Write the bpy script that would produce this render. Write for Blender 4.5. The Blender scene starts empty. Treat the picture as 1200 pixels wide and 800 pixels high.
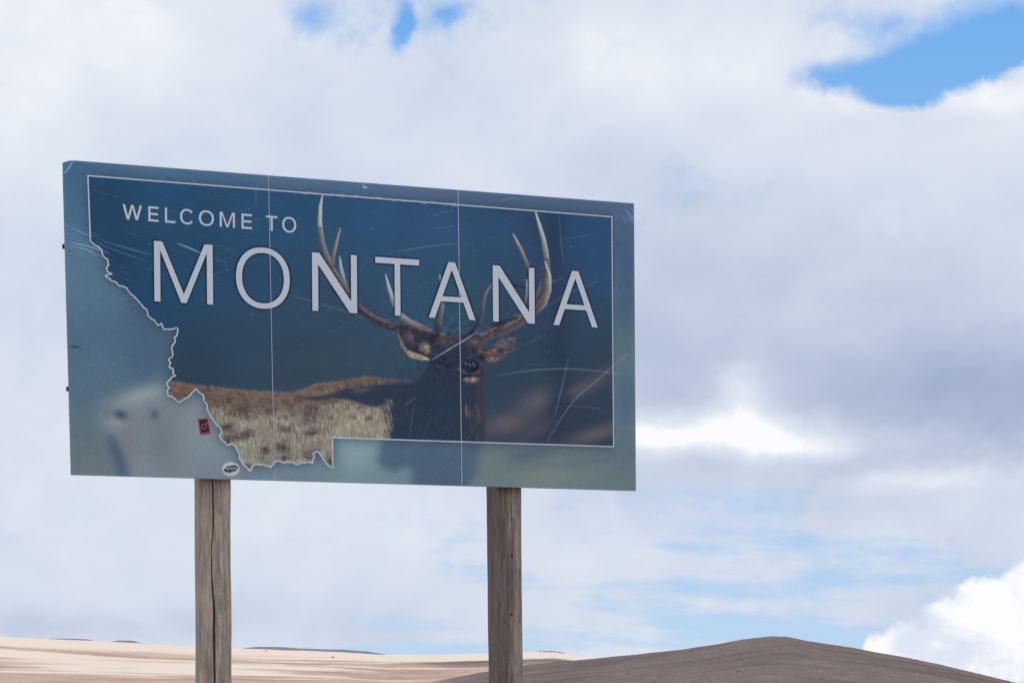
import bpy, math, random
import numpy as np
from mathutils import Vector, Matrix
from mathutils.geometry import tessellate_polygon

random.seed(7)
rng = np.random.default_rng(11)
scene = bpy.context.scene
COL = scene.collection

# ------------------------------------------------------------------ camera
F, U0, V0 = 2600.0, 600.0, 825.0          # focal length and horizon, in 1200x800 picture units
ROLL = math.radians(-0.5)
EYE = 1.6
cd = bpy.data.cameras.new('camera')
cam = bpy.data.objects.new('camera', cd)
COL.objects.link(cam)
cd.sensor_width = 36.0
cd.lens = 36.0 * F / 1200.0
cd.shift_y = (V0 - 400.0) / 1200.0        # level lens shifted upward: posts stay parallel
cd.clip_start, cd.clip_end = 0.1, 60000.0
cam.matrix_world = (Matrix.Translation((0, 0, EYE)) @ Matrix.Rotation(math.pi / 2, 4, 'X')
                    @ Matrix.Rotation(ROLL, 4, 'Z'))
scene.camera = cam

def ray(u, v):
    """direction through a picture point, y component 1"""
    x, y = (np.asarray(u, float) - U0), (np.asarray(v, float) - V0)
    c, s = math.cos(ROLL), math.sin(ROLL)
    xx, yy = c * x + s * y, -s * x + c * y
    return xx / F, np.ones_like(xx), -yy / F

# ------------------------------------------------------------------ sun, sky, exposure
SUN_EL, SUN_AZ = math.radians(46), math.radians(165)    # azimuth clockwise from +Y
sd = bpy.data.lights.new('sun', 'SUN')
sd.energy, sd.angle, sd.color = 5.0, math.radians(0.6), (1.0, 0.95, 0.88)
sun = bpy.data.objects.new('sun', sd)
COL.objects.link(sun)
to_sun = Vector((math.sin(SUN_AZ) * math.cos(SUN_EL), math.cos(SUN_AZ) * math.cos(SUN_EL), math.sin(SUN_EL)))
sun.rotation_euler = to_sun.to_track_quat('Z', 'Y').to_euler()
sun.location = (0, 0, 40)
scene.view_settings.view_transform = 'Standard'
scene.view_settings.look = 'None'
scene.view_settings.gamma = 1.0
scene.view_settings.use_curve_mapping = False
scene.view_settings.exposure = 0.0

world = bpy.data.worlds.new('World')
scene.world = world
world.use_nodes = True
WT = world.node_tree
WT.nodes.clear()

class X:
    """a scalar socket with arithmetic, so that node trees read as formulas"""
    tree = None
    def __init__(self, s): self.s = s
    @staticmethod
    def op(kind, *a, clamp=False):
        n = X.tree.nodes.new('ShaderNodeMath'); n.operation = kind; n.use_clamp = clamp
        for i, v in enumerate(a):
            if isinstance(v, X): X.tree.links.new(v.s, n.inputs[i])
            else: n.inputs[i].default_value = v
        return X(n.outputs[0])
    def __add__(s, o): return X.op('ADD', s, o)
    __radd__ = __add__
    def __mul__(s, o): return X.op('MULTIPLY', s, o)
    __rmul__ = __mul__
    def __sub__(s, o): return X.op('SUBTRACT', s, o)
    def __rsub__(s, o): return X.op('SUBTRACT', o, s)
    def __truediv__(s, o): return X.op('DIVIDE', s, o)

def smooth(a, b, x):
    n = X.tree.nodes.new('ShaderNodeMapRange'); n.interpolation_type = 'SMOOTHSTEP'
    X.tree.links.new(x.s, n.inputs['Value'])
    for k, v in (('From Min', a), ('From Max', b), ('To Min', 0.0), ('To Max', 1.0)):
        if isinstance(v, X): X.tree.links.new(v.s, n.inputs[k])
        else: n.inputs[k].default_value = v
    return X(n.outputs['Result'])

def combine(x, y, z):
    n = X.tree.nodes.new('ShaderNodeCombineXYZ')
    for i, v in enumerate((x, y, z)):
        if isinstance(v, X): X.tree.links.new(v.s, n.inputs[i])
        else: n.inputs[i].default_value = v
    return n.outputs[0]

def noise(vec, scale, detail=6, rough=0.55, distort=0.0, lac=2.0):
    n = X.tree.nodes.new('ShaderNodeTexNoise')
    X.tree.links.new(vec, n.inputs['Vector'])
    n.inputs['Scale'].default_value = scale; n.inputs['Detail'].default_value = detail
    n.inputs['Roughness'].default_value = rough; n.inputs['Distortion'].default_value = distort
    n.inputs['Lacunarity'].default_value = lac
    return X(n.outputs['Fac'])

def mix(fac, a, b):
    n = X.tree.nodes.new('ShaderNodeMix'); n.data_type = 'RGBA'
    for sock, v in ((n.inputs[0], fac), (n.inputs[6], a), (n.inputs[7], b)):
        if isinstance(v, X): X.tree.links.new(v.s, sock)
        elif hasattr(v, 'is_output'): X.tree.links.new(v, sock)
        elif isinstance(v, (int, float)): sock.default_value = v
        else: sock.default_value = (*v, 1.0)
    return n.outputs[2]

def ramp(x, stops, interp='LINEAR'):
    n = X.tree.nodes.new('ShaderNodeValToRGB'); X.tree.links.new(x.s, n.inputs[0])
    cr = n.color_ramp; cr.interpolation = interp
    while len(cr.elements) < len(stops): cr.elements.new(0.5)
    for e, (p, c) in zip(cr.elements, stops): e.position = p; e.color = (*c, 1.0)
    return n.outputs[0]

def srgb(*c):
    c = np.asarray(c, float) / 255.0
    return tuple(np.where(c <= 0.04045, c / 12.92, ((c + 0.055) / 1.055) ** 2.4).tolist())

X.tree = WT
tc = WT.nodes.new('ShaderNodeTexCoord')
sep = WT.nodes.new('ShaderNodeSeparateXYZ')
WT.links.new(tc.outputs['Generated'], sep.inputs[0])
dx, dy, dz = (X(sep.outputs[i]) for i in range(3))
AZ = X.op('ARCTAN2', dx, dy)
EL = X.op('ARCSINE', dz)
U = AZ * F + U0                      # azimuth and elevation of a direction, in picture units
V = V0 - EL * F

# cloud fields live on the sphere of directions and run on all round
wob = noise(combine(dx, dy, dz), 9.0, 5, 0.55)
wob2 = noise(combine(dx + 3.1, dy, dz), 9.0, 5, 0.55)
warp = combine(dx + (wob - 0.5) * 0.07, dy, dz * 1.35 + (wob2 - 0.5) * 0.07)
billow = noise(warp, 8.0, 8, 0.56)
fine = noise(warp, 34.0, 6, 0.62)
soft = noise(combine(dx + 1.7, dy + 0.4, dz * 1.5), 6.0, 3, 0.5)
streak = noise(combine(dx * 1.0 + (wob - 0.5) * 0.05, dy * 1.0, dz * 7.0 + dx * 0.35), 9.0, 6, 0.56)
puff_edge = noise(warp, 95.0, 4, 0.6)
UW = U + (wob - 0.5) * 190.0 + (fine - 0.5) * 46.0
VW = V + (wob2 - 0.5) * 110.0 + (fine - 0.5) * 34.0

def bump(cu, cv, ru, rv, amp, tilt=0.0, flat=False):
    """smooth elliptical mound of amplitude amp around a direction, its edges torn by the noise"""
    a, b = (U, V) if flat else (UW, VW)
    a, b = a - cu, b - cv
    if tilt:
        c, s = math.cos(math.radians(tilt)), math.sin(math.radians(tilt))
        a, b = a * c + b * s, b * c - a * s
    a = a * (1.0 / ru); b = b * (1.0 / rv)
    return X.op('EXPONENT', (a * a + b * b) * -1.0) * amp

def total(items):
    t = items[0]
    for i in items[1:]: t = t + i
    return t

# how thick the cloud deck is
low = smooth(520.0, 690.0, V)
cover = total([
    (billow - 0.5) * 1.35 + (fine - 0.5) * 0.80 + 0.98,
    bump(1108, 122, 84, 36, -1.4, -8), bump(1185, 98, 74, 30, -1.0), bump(985, 116, 66, 18, -0.7, -10),
    bump(1062, 152, 34, 18, -0.6, 30), bump(1120, 52, 150, 30, -0.42),
    bump(360, 44, 44, 32, -0.55, 40), bump(475, 60, 12, 34, -0.80), bump(522, 46, 20, 14, -0.60),
    bump(985, 180, 60, 24, 0.7), bump(1195, 178, 60, 34, 0.8), bump(1105, 200, 60, 20, 0.5),
    bump(950, 450, 360, 90, 0.5), bump(1110, 70, 190, 70, -0.26), bump(430, 40, 150, 60, -0.22), bump(900, 190, 120, 40, -0.18),
    (streak - 0.5) * low * 3.4, low * -0.10,
    bump(920, 640, 150, 34, -0.55), bump(985, 685, 180, 14, -0.5, 0, True), bump(830, 752, 300, 36, -0.75, 0, True),
    bump(120, 690, 300, 70, 0.50), bump(450, 690, 160, 40, 0.35), bump(430, 762, 190, 9, -0.9, 0, True), bump(1110, 590, 110, 50, 0.35), bump(860, 590, 90, 16, -0.3),
])
cover = smooth(0.08, 0.92, cover + (puff_edge - 0.5) * 0.35)

# how brightly the deck shines: thin sunlit parts against thick grey ones
shine = total([
    (billow - 0.5) * 0.66 + (soft - 0.5) * 0.60 + (fine - 0.5) * 0.20 + 0.63,
    bump(1140, 490, 220, 75, -0.54), bump(920, 370, 300, 110, -0.06), bump(790, 440, 110, 60, -0.10),
    bump(1010, 420, 160, 60, -0.06), bump(700, 640, 130, 45, 0.16),
    bump(862, 512, 120, 24, 0.62), bump(960, 530, 85, 14, 0.40), bump(1090, 572, 80, 13, 0.30), bump(770, 520, 60, 18, 0.3),
    bump(885, 470, 44, 36, 0.36),
    bump(40, 90, 220, 140, 0.14), bump(790, 90, 160, 70, 0.12), bump(330, 140, 200, 70, -0.06),
    bump(110, 725, 230, 24, -0.20), bump(1160, 165, 80, 24, 0.22), bump(1000, 150, 50, 20, 0.15), bump(420, 640, 160, 70, 0.05),
])
deck = ramp(shine, [(0.0, srgb(148, 164, 200)), (0.28, srgb(180, 191, 215)), (0.55, srgb(208, 217, 234)),
                    (0.80, srgb(228, 234, 244)), (1.0, srgb(252, 253, 255))])

# the heaped white cloud low on the right
puffn = noise(combine(dx, dy, dz), 24.0, 7, 0.60)
puffn2 = noise(combine(dx + 2.2, dy, dz), 75.0, 5, 0.6)
crown = 752.0 - smooth(985.0, 1265.0, U) * 118.0 + smooth(1016.0, 990.0, U) * 70.0 + smooth(1500.0, 2000.0, U) * 240.0
heap = (V - crown) * (1.0 / 34.0) + (puffn - 0.5) * 4.2 + (puffn2 - 0.5) * 1.3
heap_mask = smooth(-0.15, 0.55, heap)
puff_shade = noise(combine(dx - 0.9, dy, dz * 1.2), 30.0, 6, 0.58)
heap_light = smooth(0.36, 0.56, puff_shade)
heap_col = mix(heap_light, srgb(222, 230, 245), srgb(252, 253, 255))

sky = WT.nodes.new('ShaderNodeTexSky')
sky.sky_type = 'NISHITA'
sky.sun_disc = False
sky.sun_elevation = SUN_EL
sky.sun_rotation = SUN_AZ
sky.altitude = 1500.0
sky.air_density, sky.dust_density, sky.ozone_density = 1.0, 0.3, 2.0
SKY_STRENGTH = 0.10
def boosted(col, k=1.0 / SKY_STRENGTH):
    n = WT.nodes.new('ShaderNodeVectorMath'); n.operation = 'SCALE'
    WT.links.new(col, n.inputs[0]); n.inputs['Scale'].default_value = k
    return n.outputs[0]
clear = ramp(smooth(0.0, 0.5, EL), [(0.0, srgb(176, 207, 242)), (0.62, srgb(118, 182, 246)), (0.85, srgb(92, 158, 232)), (1.0, srgb(70, 130, 212))])
clear = mix(0.85, sky.outputs[0], boosted(clear))
col = mix(cover * 0.97, clear, boosted(deck))
col = mix(heap_mask, col, boosted(heap_col))
bg = WT.nodes.new('ShaderNodeBackground')
WT.links.new(col, bg.inputs[0])
bg.inputs[1].default_value = SKY_STRENGTH
wo = WT.nodes.new('ShaderNodeOutputWorld')
WT.links.new(bg.outputs[0], wo.inputs[0])
world.cycles.sampling_method = 'MANUAL'
world.cycles.sample_map_resolution = 512
scene.cycles.max_bounces = 4
scene.cycles.diffuse_bounces = 3

# ------------------------------------------------------------------ helpers
def new_obj(name, mesh, mat=None, parent=None, **props):
    o = bpy.data.objects.new(name, mesh)
    COL.objects.link(o)
    if mat and mesh: mesh.materials.append(mat)
    if parent: o.parent = parent
    for k, v in props.items(): o[k] = v
    return o

def mesh_from(name, verts, faces, smooth_shade=False):
    m = bpy.data.meshes.new(name)
    m.from_pydata([tuple(map(float, v)) for v in verts], [], faces)
    m.update()
    if smooth_shade: m.polygons.foreach_set('use_smooth', np.ones(len(m.polygons), bool))
    return m

def mesh_np(name, verts, quads, smooth_shade=True):
    m = bpy.data.meshes.new(name)
    nv, nq = len(verts), len(quads)
    m.vertices.add(nv); m.vertices.foreach_set('co', np.ascontiguousarray(verts, np.float32).ravel())
    m.loops.add(nq * 4); m.loops.foreach_set('vertex_index', np.ascontiguousarray(quads, np.int32).ravel())
    m.polygons.add(nq)
    m.polygons.foreach_set('loop_start', np.arange(0, nq * 4, 4, dtype=np.int32))
    m.update(calc_edges=True)
    m.validate()
    m.polygons.foreach_set('use_smooth', np.full(len(m.polygons), smooth_shade))
    return m

def set_color(m, rgb, name='tint'):
    a = m.attributes.new(name, 'FLOAT_COLOR', 'POINT')
    c = np.ones((len(rgb), 4), np.float32); c[:, :3] = rgb
    a.data.foreach_set('color', c.ravel())

def to_lin(c):
    c = np.clip(np.asarray(c, float) / 255.0, 0, 1)
    return np.where(c <= 0.04045, c / 12.92, ((c + 0.055) / 1.055) ** 2.4)

def hash2(ix, iy, seed):
    h = (ix.astype(np.int64) * 374761393 + iy.astype(np.int64) * 668265263 + seed * 974634777) & 0xffffffff
    h = ((h ^ (h >> 13)) * 1274126177) & 0xffffffff
    return ((h ^ (h >> 16)) & 0xffff) / 65535.0

def vnoise(x, y, seed=0):
    ix, iy = np.floor(x), np.floor(y)
    fx, fy = x - ix, y - iy
    fx, fy = fx * fx * fx * (fx * (fx * 6 - 15) + 10), fy * fy * fy * (fy * (fy * 6 - 15) + 10)
    a, b = hash2(ix, iy, seed), hash2(ix + 1, iy, seed)
    c, d = hash2(ix, iy + 1, seed), hash2(ix + 1, iy + 1, seed)
    return (a * (1 - fx) + b * fx) * (1 - fy) + (c * (1 - fx) + d * fx) * fy

def fbm(x, y, octaves=4, seed=0, gain=0.5):
    t, amp, nrm = 0, 1.0, 0
    for k in range(octaves):
        t = t + amp * vnoise(x * 2 ** k + 17.3 * k, y * 2 ** k - 9.1 * k, seed + k); nrm += amp; amp *= gain
    return t / nrm

def material(name, color, rough=0.6, spec=0.5, metal=0.0):
    m = bpy.data.materials.new(name); m.use_nodes = True
    b = m.node_tree.nodes['Principled BSDF']
    if color is not None: b.inputs['Base Color'].default_value = (*color, 1.0)
    b.inputs['Roughness'].default_value = rough
    b.inputs['Specular IOR Level'].default_value = spec
    b.inputs['Metallic'].default_value = metal
    return m, m.node_tree, b

def bumped(tree, bsdf, height, strength, dist):
    n = tree.nodes.new('ShaderNodeBump')
    n.inputs['Strength'].default_value = strength; n.inputs['Distance'].default_value = dist
    tree.links.new(height.s, n.inputs['Height']); tree.links.new(n.outputs[0], bsdf.inputs['Normal'])

def obj_coord(tree, scale=(1, 1, 1), kind='Object'):
    c = tree.nodes.new('ShaderNodeTexCoord'); mp = tree.nodes.new('ShaderNodeMapping')
    mp.inputs['Scale'].default_value = scale
    tree.links.new(c.outputs[kind], mp.inputs[0])
    return mp.outputs[0]

# ------------------------------------------------------------------ ground and hills
def skyline(pts, az):
    """height above eye per metre of distance, for azimuths, from a skyline in the picture"""
    p = np.array(pts, float)
    rx, _, rz = ray(p[:, 0], p[:, 1])
    a = np.arctan(rx); s = rz * np.cos(a)
    return np.interp(az, a, s)

def sstep(a, b, x):
    t = np.clip((x - a) / (b - a), 0, 1); return t * t * (3 - 2 * t)

pale_line = [(-2500, 770), (-900, 752), (-300, 742), (0, 745), (100, 749.5), (220, 756), (270, 758.5), (400, 763), (450, 766.5),
             (515, 766.5), (570, 765), (620, 763.5), (650, 763.5), (668, 766), (690, 771), (740, 779), (850, 785),
             (1000, 786), (1130, 789), (1170, 795), (1200, 799), (1400, 806), (3000, 800)]
brown_line = [(-2500, 826), (200, 826), (430, 812), (520, 797), (560, 789), (620, 779), (690, 773), (740, 768.5), (800, 763),
              (840, 757), (870, 752), (890, 749.5), (905, 748.2), (925, 749), (945, 753), (1000, 760), (1060, 769.5),
              (1100, 777), (1150, 788), (1200, 799.5), (1300, 815), (1500, 826), (3000, 826)]
R_PALE, R_BROWN = 900.0, 380.0

def ground_height(x, y, detail=True):
    r = np.hypot(x, y) + 1e-6
    az = np.arctan2(x, y)
    back = sstep(1.1, 2.2, np.abs(az))
    sp = skyline(pale_line, az) * (1 - back) + 0.012 * back
    sb = skyline(brown_line, az) * (1 - back)
    tp = np.clip((r - 130) / (R_PALE - 130), 0, 1)
    rise_p = np.where(r < R_PALE, tp ** 1.25, np.cos(np.clip((r - R_PALE) / 1400, 0, 1) * math.pi / 2))
    zp = (sp * R_PALE + EYE) * rise_p
    tb = np.clip((r - 120) / (R_BROWN - 120), 0, 1)
    rise_b = np.where(r < R_BROWN, np.sin(tb * math.pi / 2) ** 1.6, np.clip(1 - ((r - R_BROWN) / 330) ** 2, 0, 1))
    zb = (sb * R_BROWN + EYE) * rise_b
    k = 1.2
    z = np.log(np.exp(np.clip(zp / k, -40, 40)) + np.exp(np.clip(zb / k, -40, 40))) * k - k * math.log(2) * np.exp(-np.abs(zp - zb) / 3)
    if detail:
        crest = np.exp(-((r - R_PALE) / 160) ** 2) * 0.6 + np.exp(-((r - R_BROWN) / 60) ** 2) * 0.5
        w = sstep(60, 260, r)
        z = z + w * (1 - crest) * (fbm(x / 95, y / 95, 4, 3) - 0.5) * np.clip(r / 140, 0, 3.5)
        z = z + w * (fbm(x / 9, y / 9, 3, 8) - 0.5) * 0.35
    z = z - sstep(1500, 9000, r) * 40
    return z, zp, zb

az_in = np.linspace(-0.30, 0.30, 620)
az_out = np.linspace(0.30, 2 * math.pi - 0.30, 122)[1:-1]
AZG = np.concatenate([az_in, az_out])
RG = np.concatenate([np.array([0.6, 2, 4, 7, 11, 16, 24, 36, 52, 75, 100, 125]), np.linspace(145, 460, 100),
                     np.linspace(468, 1000, 84), np.geomspace(1030, 30000, 40)])
AA, RR = np.meshgrid(AZG, RG)
gx, gy = RR * np.sin(AA), RR * np.cos(AA)
gz, gzp, gzb = ground_height(gx, gy)
nr, na = AA.shape
idx = np.arange(nr * na).reshape(nr, na)
j2 = np.roll(idx, -1, axis=1)
quads = np.stack([idx[:-1], idx[1:], j2[1:], j2[:-1]], -1).reshape(-1, 4)[:, ::-1]
verts = np.stack([gx, gy, gz], -1).reshape(-1, 3)
gm = mesh_np('ground', verts, quads)
# what grows where: bleached grass on the long slope, brown scrub on the rounded hill, and cloud shade painted in its brown along the slope
scrub = sstep(-1.0, 1.6, gzb - gzp + (fbm(gx / 40, gy / 40, 3, 21) - 0.5) * 3.0) * (1 - sstep(430, 520, RR))
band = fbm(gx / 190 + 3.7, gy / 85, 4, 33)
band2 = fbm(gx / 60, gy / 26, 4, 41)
shade_streaks = 0.95 * sstep(0.40, 0.58, band * 0.75 + band2 * 0.25 + 0.10 * sstep(600, 250, RR)) * (1 - sstep(640, 860, RR)) * 0.85
scrub = np.maximum(scrub, shade_streaks * (1 - sstep(0.18, 0.24, AA)))  # painted cloud shade joins the scrub map
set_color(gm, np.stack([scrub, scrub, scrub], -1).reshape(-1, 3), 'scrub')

gmat, gt, gb = material('dry_grassland', None, 0.95, 0.05)
X.tree = gt
at = gt.nodes.new('ShaderNodeAttribute'); at.attribute_name = 'scrub'
sc = X(at.outputs['Fac'])
pv = obj_coord(gt)
n_big = noise(pv, 0.045, 5, 0.6); n_mid = noise(pv, 0.35, 6, 0.65); n_small = noise(pv, 1.6, 4, 0.7)
straw = mix(n_mid, (0.41, 0.345, 0.30), (0.52, 0.455, 0.405))
straw = mix(smooth(0.55, 0.75, n_big), straw, (0.42, 0.355, 0.31))
heath_and_shade = mix(smooth(0.3, 0.7, n_small), (0.25, 0.178, 0.148), (0.36, 0.268, 0.228))
heath_and_shade = mix(smooth(0.5, 0.72, n_mid), heath_and_shade, (0.40, 0.31, 0.265))
heath_and_shade = mix(smooth(0.46, 0.60, n_big) * 0.7, heath_and_shade, (0.21, 0.148, 0.124))
heath_and_shade = mix(smooth(0.56, 0.66, noise(pv, 0.14, 5, 0.7)) * 0.6, heath_and_shade, (0.43, 0.335, 0.285))
gt.links.new(mix(smooth(0.25, 0.75, sc + (n_mid - 0.5) * 0.5), straw, heath_and_shade), gb.inputs['Base Color'])
bumped(gt, gb, n_small * 0.5 + n_mid, 0.7, 0.25)
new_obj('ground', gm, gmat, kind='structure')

# clouds overhead, behind the viewer: they hold the sign and the near hill in shade while the far slope lies in sun
cloud_mat = bpy.data.materials.new('cloud_mist'); cloud_mat.use_nodes = True
ct = cloud_mat.node_tree; ct.nodes.clear()
cdif, ctra = ct.nodes.new('ShaderNodeBsdfDiffuse'), ct.nodes.new('ShaderNodeBsdfTranslucent')
cmx, cou = ct.nodes.new('ShaderNodeMixShader'), ct.nodes.new('ShaderNodeOutputMaterial')
cdif.inputs[0].default_value = ctra.inputs[0].default_value = (0.92, 0.93, 0.95, 1)
cmx.inputs[0].default_value = 0.5
ct.links.new(cdif.outputs[0], cmx.inputs[1]); ct.links.new(ctra.outputs[0], cmx.inputs[2]); ct.links.new(cmx.outputs[0], cou.inputs[0])
def cloud(x0, x1, y0, y1, step, inside_fn, altitude, thick, seed):
    xs, ys = np.arange(x0, x1, step), np.arange(y0, y1, step)
    XX, YY = np.meshgrid(xs, ys)
    m = inside_fn(XX, YY)
    k = altitude / to_sun.z
    lump = fbm(XX / 60, YY / 60, 4, seed)
    h = np.sqrt(np.clip(m, 0, 1)) * thick
    top = np.stack([XX + to_sun.x * k, YY + to_sun.y * k, altitude + h * (0.5 + lump)], -1).reshape(-1, 3)
    bot = np.stack([XX + to_sun.x * k, YY + to_sun.y * k, altitude - h * 0.35 * (0.4 + fbm(XX / 45, YY / 45, 3, seed + 4)) - 0.5], -1).reshape(-1, 3)
    i = np.arange(m.size).reshape(m.shape)
    q = np.stack([i[:-1, :-1], i[:-1, 1:], i[1:, 1:], i[1:, :-1]], -1).reshape(-1, 4)
    ok = (m.reshape(-1)[q] > 0).all(1)
    q = q[ok]
    new_obj('cloud', mesh_np('cloud', np.concatenate([top, bot]), np.concatenate([q, q[:, ::-1] + m.size])), cloud_mat, kind='structure')
def near_shade(x, y):
    r, az = np.hypot(x, y), np.arctan2(x, y)
    lim = np.interp(az, [-3.14, -1.2, -0.4, -0.05, -0.01, 0.02, 0.05, 0.25, 0.6, 1.2, 3.14], [330, 330, 230, 240, 290, 380, 425, 425, 380, 330, 330])
    return (lim - r + (fbm(x / 55, y / 55, 4, 77) - 0.5) * 90) / 120
cloud(-560, 560, -480, 520, 9.0, near_shade, 1400.0, 90.0, 5)
def patch_shade(cx, cy, rx_, ry_, seed):
    return lambda x, y: 1 - np.hypot((x - cx) / rx_, (y - cy) / ry_) + (fbm(x / (rx_ * 0.35), y / (ry_ * 0.35), 4, seed) - 0.5) * 2.6
for k, (u, r, rx_, ry_) in enumerate([(540, 640, 12, 60), (655, 660, 12, 60)]):
    a_ = math.atan((u - U0) / F); cx, cy = r * math.sin(a_), r * math.cos(a_)
    cloud(cx - 2 * rx_, cx + 2 * rx_, cy - 2 * ry_, cy + 2 * ry_, 4.0, patch_shade(cx, cy, rx_, ry_, 80 + k), 1400.0, 25.0, 20 + k)

# far flat-topped ridges on the horizon
ridge_mat, rt, rb = material('distant_ridge_haze', None, 0.95, 0.05)
X.tree = rt
rt.links.new(mix(noise(obj_coord(rt), 0.01, 5, 0.6), (0.085, 0.085, 0.12), (0.16, 0.155, 0.20)), rb.inputs['Base Color'])  # haze of distance painted into the colour as a bluish tint
def ridge(line, dist, depth):
    us = np.linspace(line[0][0], line[-1][0], 60)
    p = np.array(line, float)
    vs = np.interp(us, p[:, 0], p[:, 1]) + (fbm(us / 9, us * 0 + dist, 3, 5) - 0.5) * 0.7
    rx, ry, rz = ray(us, vs)
    v = []
    for a, c in zip(rx, rz):
        top = c * dist + EYE
        for dd, zz in ((-depth, -60), (-depth * 0.25, top * 0.8), (0, top), (depth * 0.5, top * 0.98), (depth * 1.5, -60)):
            v.append((a * (dist + dd), dist + dd, zz))
    f = [(i * 5 + k, i * 5 + 5 + k, i * 5 + 6 + k, i * 5 + 1 + k) for i in range(len(us) - 1) for k in range(4)]
    new_obj('hill', mesh_from('hill', v, f, True), ridge_mat, kind='structure')
ridge([(20, 754), (48, 749.5), (60, 747.6), (85, 747.8), (104, 748.6), (112, 750.5), (130, 751.5), (140, 749.7), (155, 750.2), (165, 753), (190, 757)], 4200, 300)
ridge([(265, 763), (285, 759), (300, 757.4), (330, 757.6), (352, 759.4), (372, 759.8), (398, 760.6), (430, 762.6), (450, 766), (480, 772)], 7000, 500)

# ------------------------------------------------------------------ the sign: a plane set by its four corners
SIGN_YAW = 0.3894
A = np.array([math.cos(SIGN_YAW), math.sin(SIGN_YAW), 0.0])      # along the sign
N = np.array([math.sin(SIGN_YAW), -math.cos(SIGN_YAW), 0.0])     # out of its face
UPV = np.array([0.0, 0.0, 1.0])
P0 = np.array([-2.5524, 12.8386, EYE + 1.3434])                  # bottom left corner
BASE = np.array([P0[0], P0[1], 0.0]) + A * 1.82                  # foot of the sign, origin of its empty

def on_plane(u, v, off=0.0):
    rx, ry, rz = ray(u, v)
    d = np.stack([rx, ry, rz], -1)
    o = np.array([0, 0, EYE]); q = P0 + N * off
    t = ((q - o) @ N) / (d @ N)
    return o + d * t[..., None]

def local(p):          # world point -> sign frame (x along, y into the depth, z up)
    d = np.asarray(p) - BASE
    return np.stack([d @ A, -(d @ N), d @ UPV], -1)

def px_local(u, v, off=0.0): return local(on_plane(np.asarray(u, float), np.asarray(v, float), off))

sign = new_obj('roadside_sign', None, label='large weathered WELCOME TO MONTANA sign with a printed elk, on two wooden posts', category='sign')
sign.location = BASE
sign.rotation_euler = (0, 0, SIGN_YAW)
sign.empty_display_size = 0.3

# ---- artwork grid
TL, TR, BR, BL = (73, 187), (743, 238.3), (745.3, 575), (83, 556.3)
def homography(src, dst):
    M = []; b = []
    for (x, y), (u, v) in zip(src, dst):
        M.append([x, y, 1, 0, 0, 0, -u * x, -u * y]); b.append(u)
        M.append([0, 0, 0, x, y, 1, -v * x, -v * y]); b.append(v)
    h = np.linalg.solve(np.array(M, float), np.array(b, float))
    return np.append(h, 1).reshape(3, 3)
HM = homography([(0, 0), (1, 0), (1, 1), (0, 1)], [TL, TR, BR, BL])
NX, NY = 852, 456
S, T = np.meshgrid(np.linspace(0, 1, NX), np.linspace(0, 1, NY))
w = HM[2, 0] * S + HM[2, 1] * T + 1
PX = (HM[0, 0] * S + HM[0, 1] * T + HM[0, 2]) / w
PY = (HM[1, 0] * S + HM[1, 1] * T + HM[1, 2]) / w
DX = 670.0 / NX

def gblur(m, sig):
    """gaussian blur, sig in picture units"""
    def one(a, axis, s):
        k = int(max(1, math.ceil(3 * s))); t = np.arange(-k, k + 1); g = np.exp(-0.5 * (t / s) ** 2); g /= g.sum()
        pad = [(0, 0)] * a.ndim; pad[axis] = (k, k)
        p = np.pad(a, pad, mode='edge'); n = a.shape[axis]
        out = np.zeros_like(a)
        for i, wgt in enumerate(g):
            sl = [slice(None)] * a.ndim; sl[axis] = slice(i, i + n); out += wgt * p[tuple(sl)]
        return out
    s = sig / DX
    f = max(1, int(s // 6))                     # wide blurs on a thinned grid
    if f > 1:
        sm = m[::f, ::f]; sm = one(one(sm, 0, s / f), 1, s / f)
        yy = np.clip(np.arange(m.shape[0]) / f, 0, sm.shape[0] - 1.001); xx = np.clip(np.arange(m.shape[1]) / f, 0, sm.shape[1] - 1.001)
        y0, x0 = yy.astype(int), xx.astype(int); fy, fx = (yy - y0)[:, None], (xx - x0)[None]
        return (sm[y0][:, x0] * (1 - fx) + sm[y0][:, x0 + 1] * fx) * (1 - fy) + (sm[y0 + 1][:, x0] * (1 - fx) + sm[y0 + 1][:, x0 + 1] * fx) * fy
    return one(one(m, 0, s), 1, s)

def poly(pts, soft=0.7):
    p = np.array(pts, float)
    inside = np.zeros(PX.shape, bool)
    for (x1, y1), (x2, y2) in zip(p, np.roll(p, -1, axis=0)):
        if y1 == y2: continue
        c = ((y1 > PY) != (y2 > PY)) & (PX < (x2 - x1) * (PY - y1) / (y2 - y1) + x1)
        inside ^= c
    return gblur(inside.astype(float), soft) if soft else inside.astype(float)

def window(x0, x1, y0, y1):
    """grid slice that surely covers a picture rectangle"""
    cx = np.where((PX.max(0) >= x0) & (PX.min(0) <= x1))[0]; cy = np.where((PY.max(1) >= y0) & (PY.min(1) <= y1))[0]
    if len(cx) == 0 or len(cy) == 0: return None
    return slice(cy[0], cy[-1] + 1), slice(cx[0], cx[-1] + 1)
PXmax, PXmin, PYmax, PYmin = PX.max(0), PX.min(0), PY.max(1), PY.min(1)
def window(x0, x1, y0, y1):
    cx = np.flatnonzero((PXmax >= x0) & (PXmin <= x1)); cy = np.flatnonzero((PYmax >= y0) & (PYmin <= y1))
    return None if len(cx) == 0 or len(cy) == 0 else (slice(cy[0], cy[-1] + 1), slice(cx[0], cx[-1] + 1))

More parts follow.
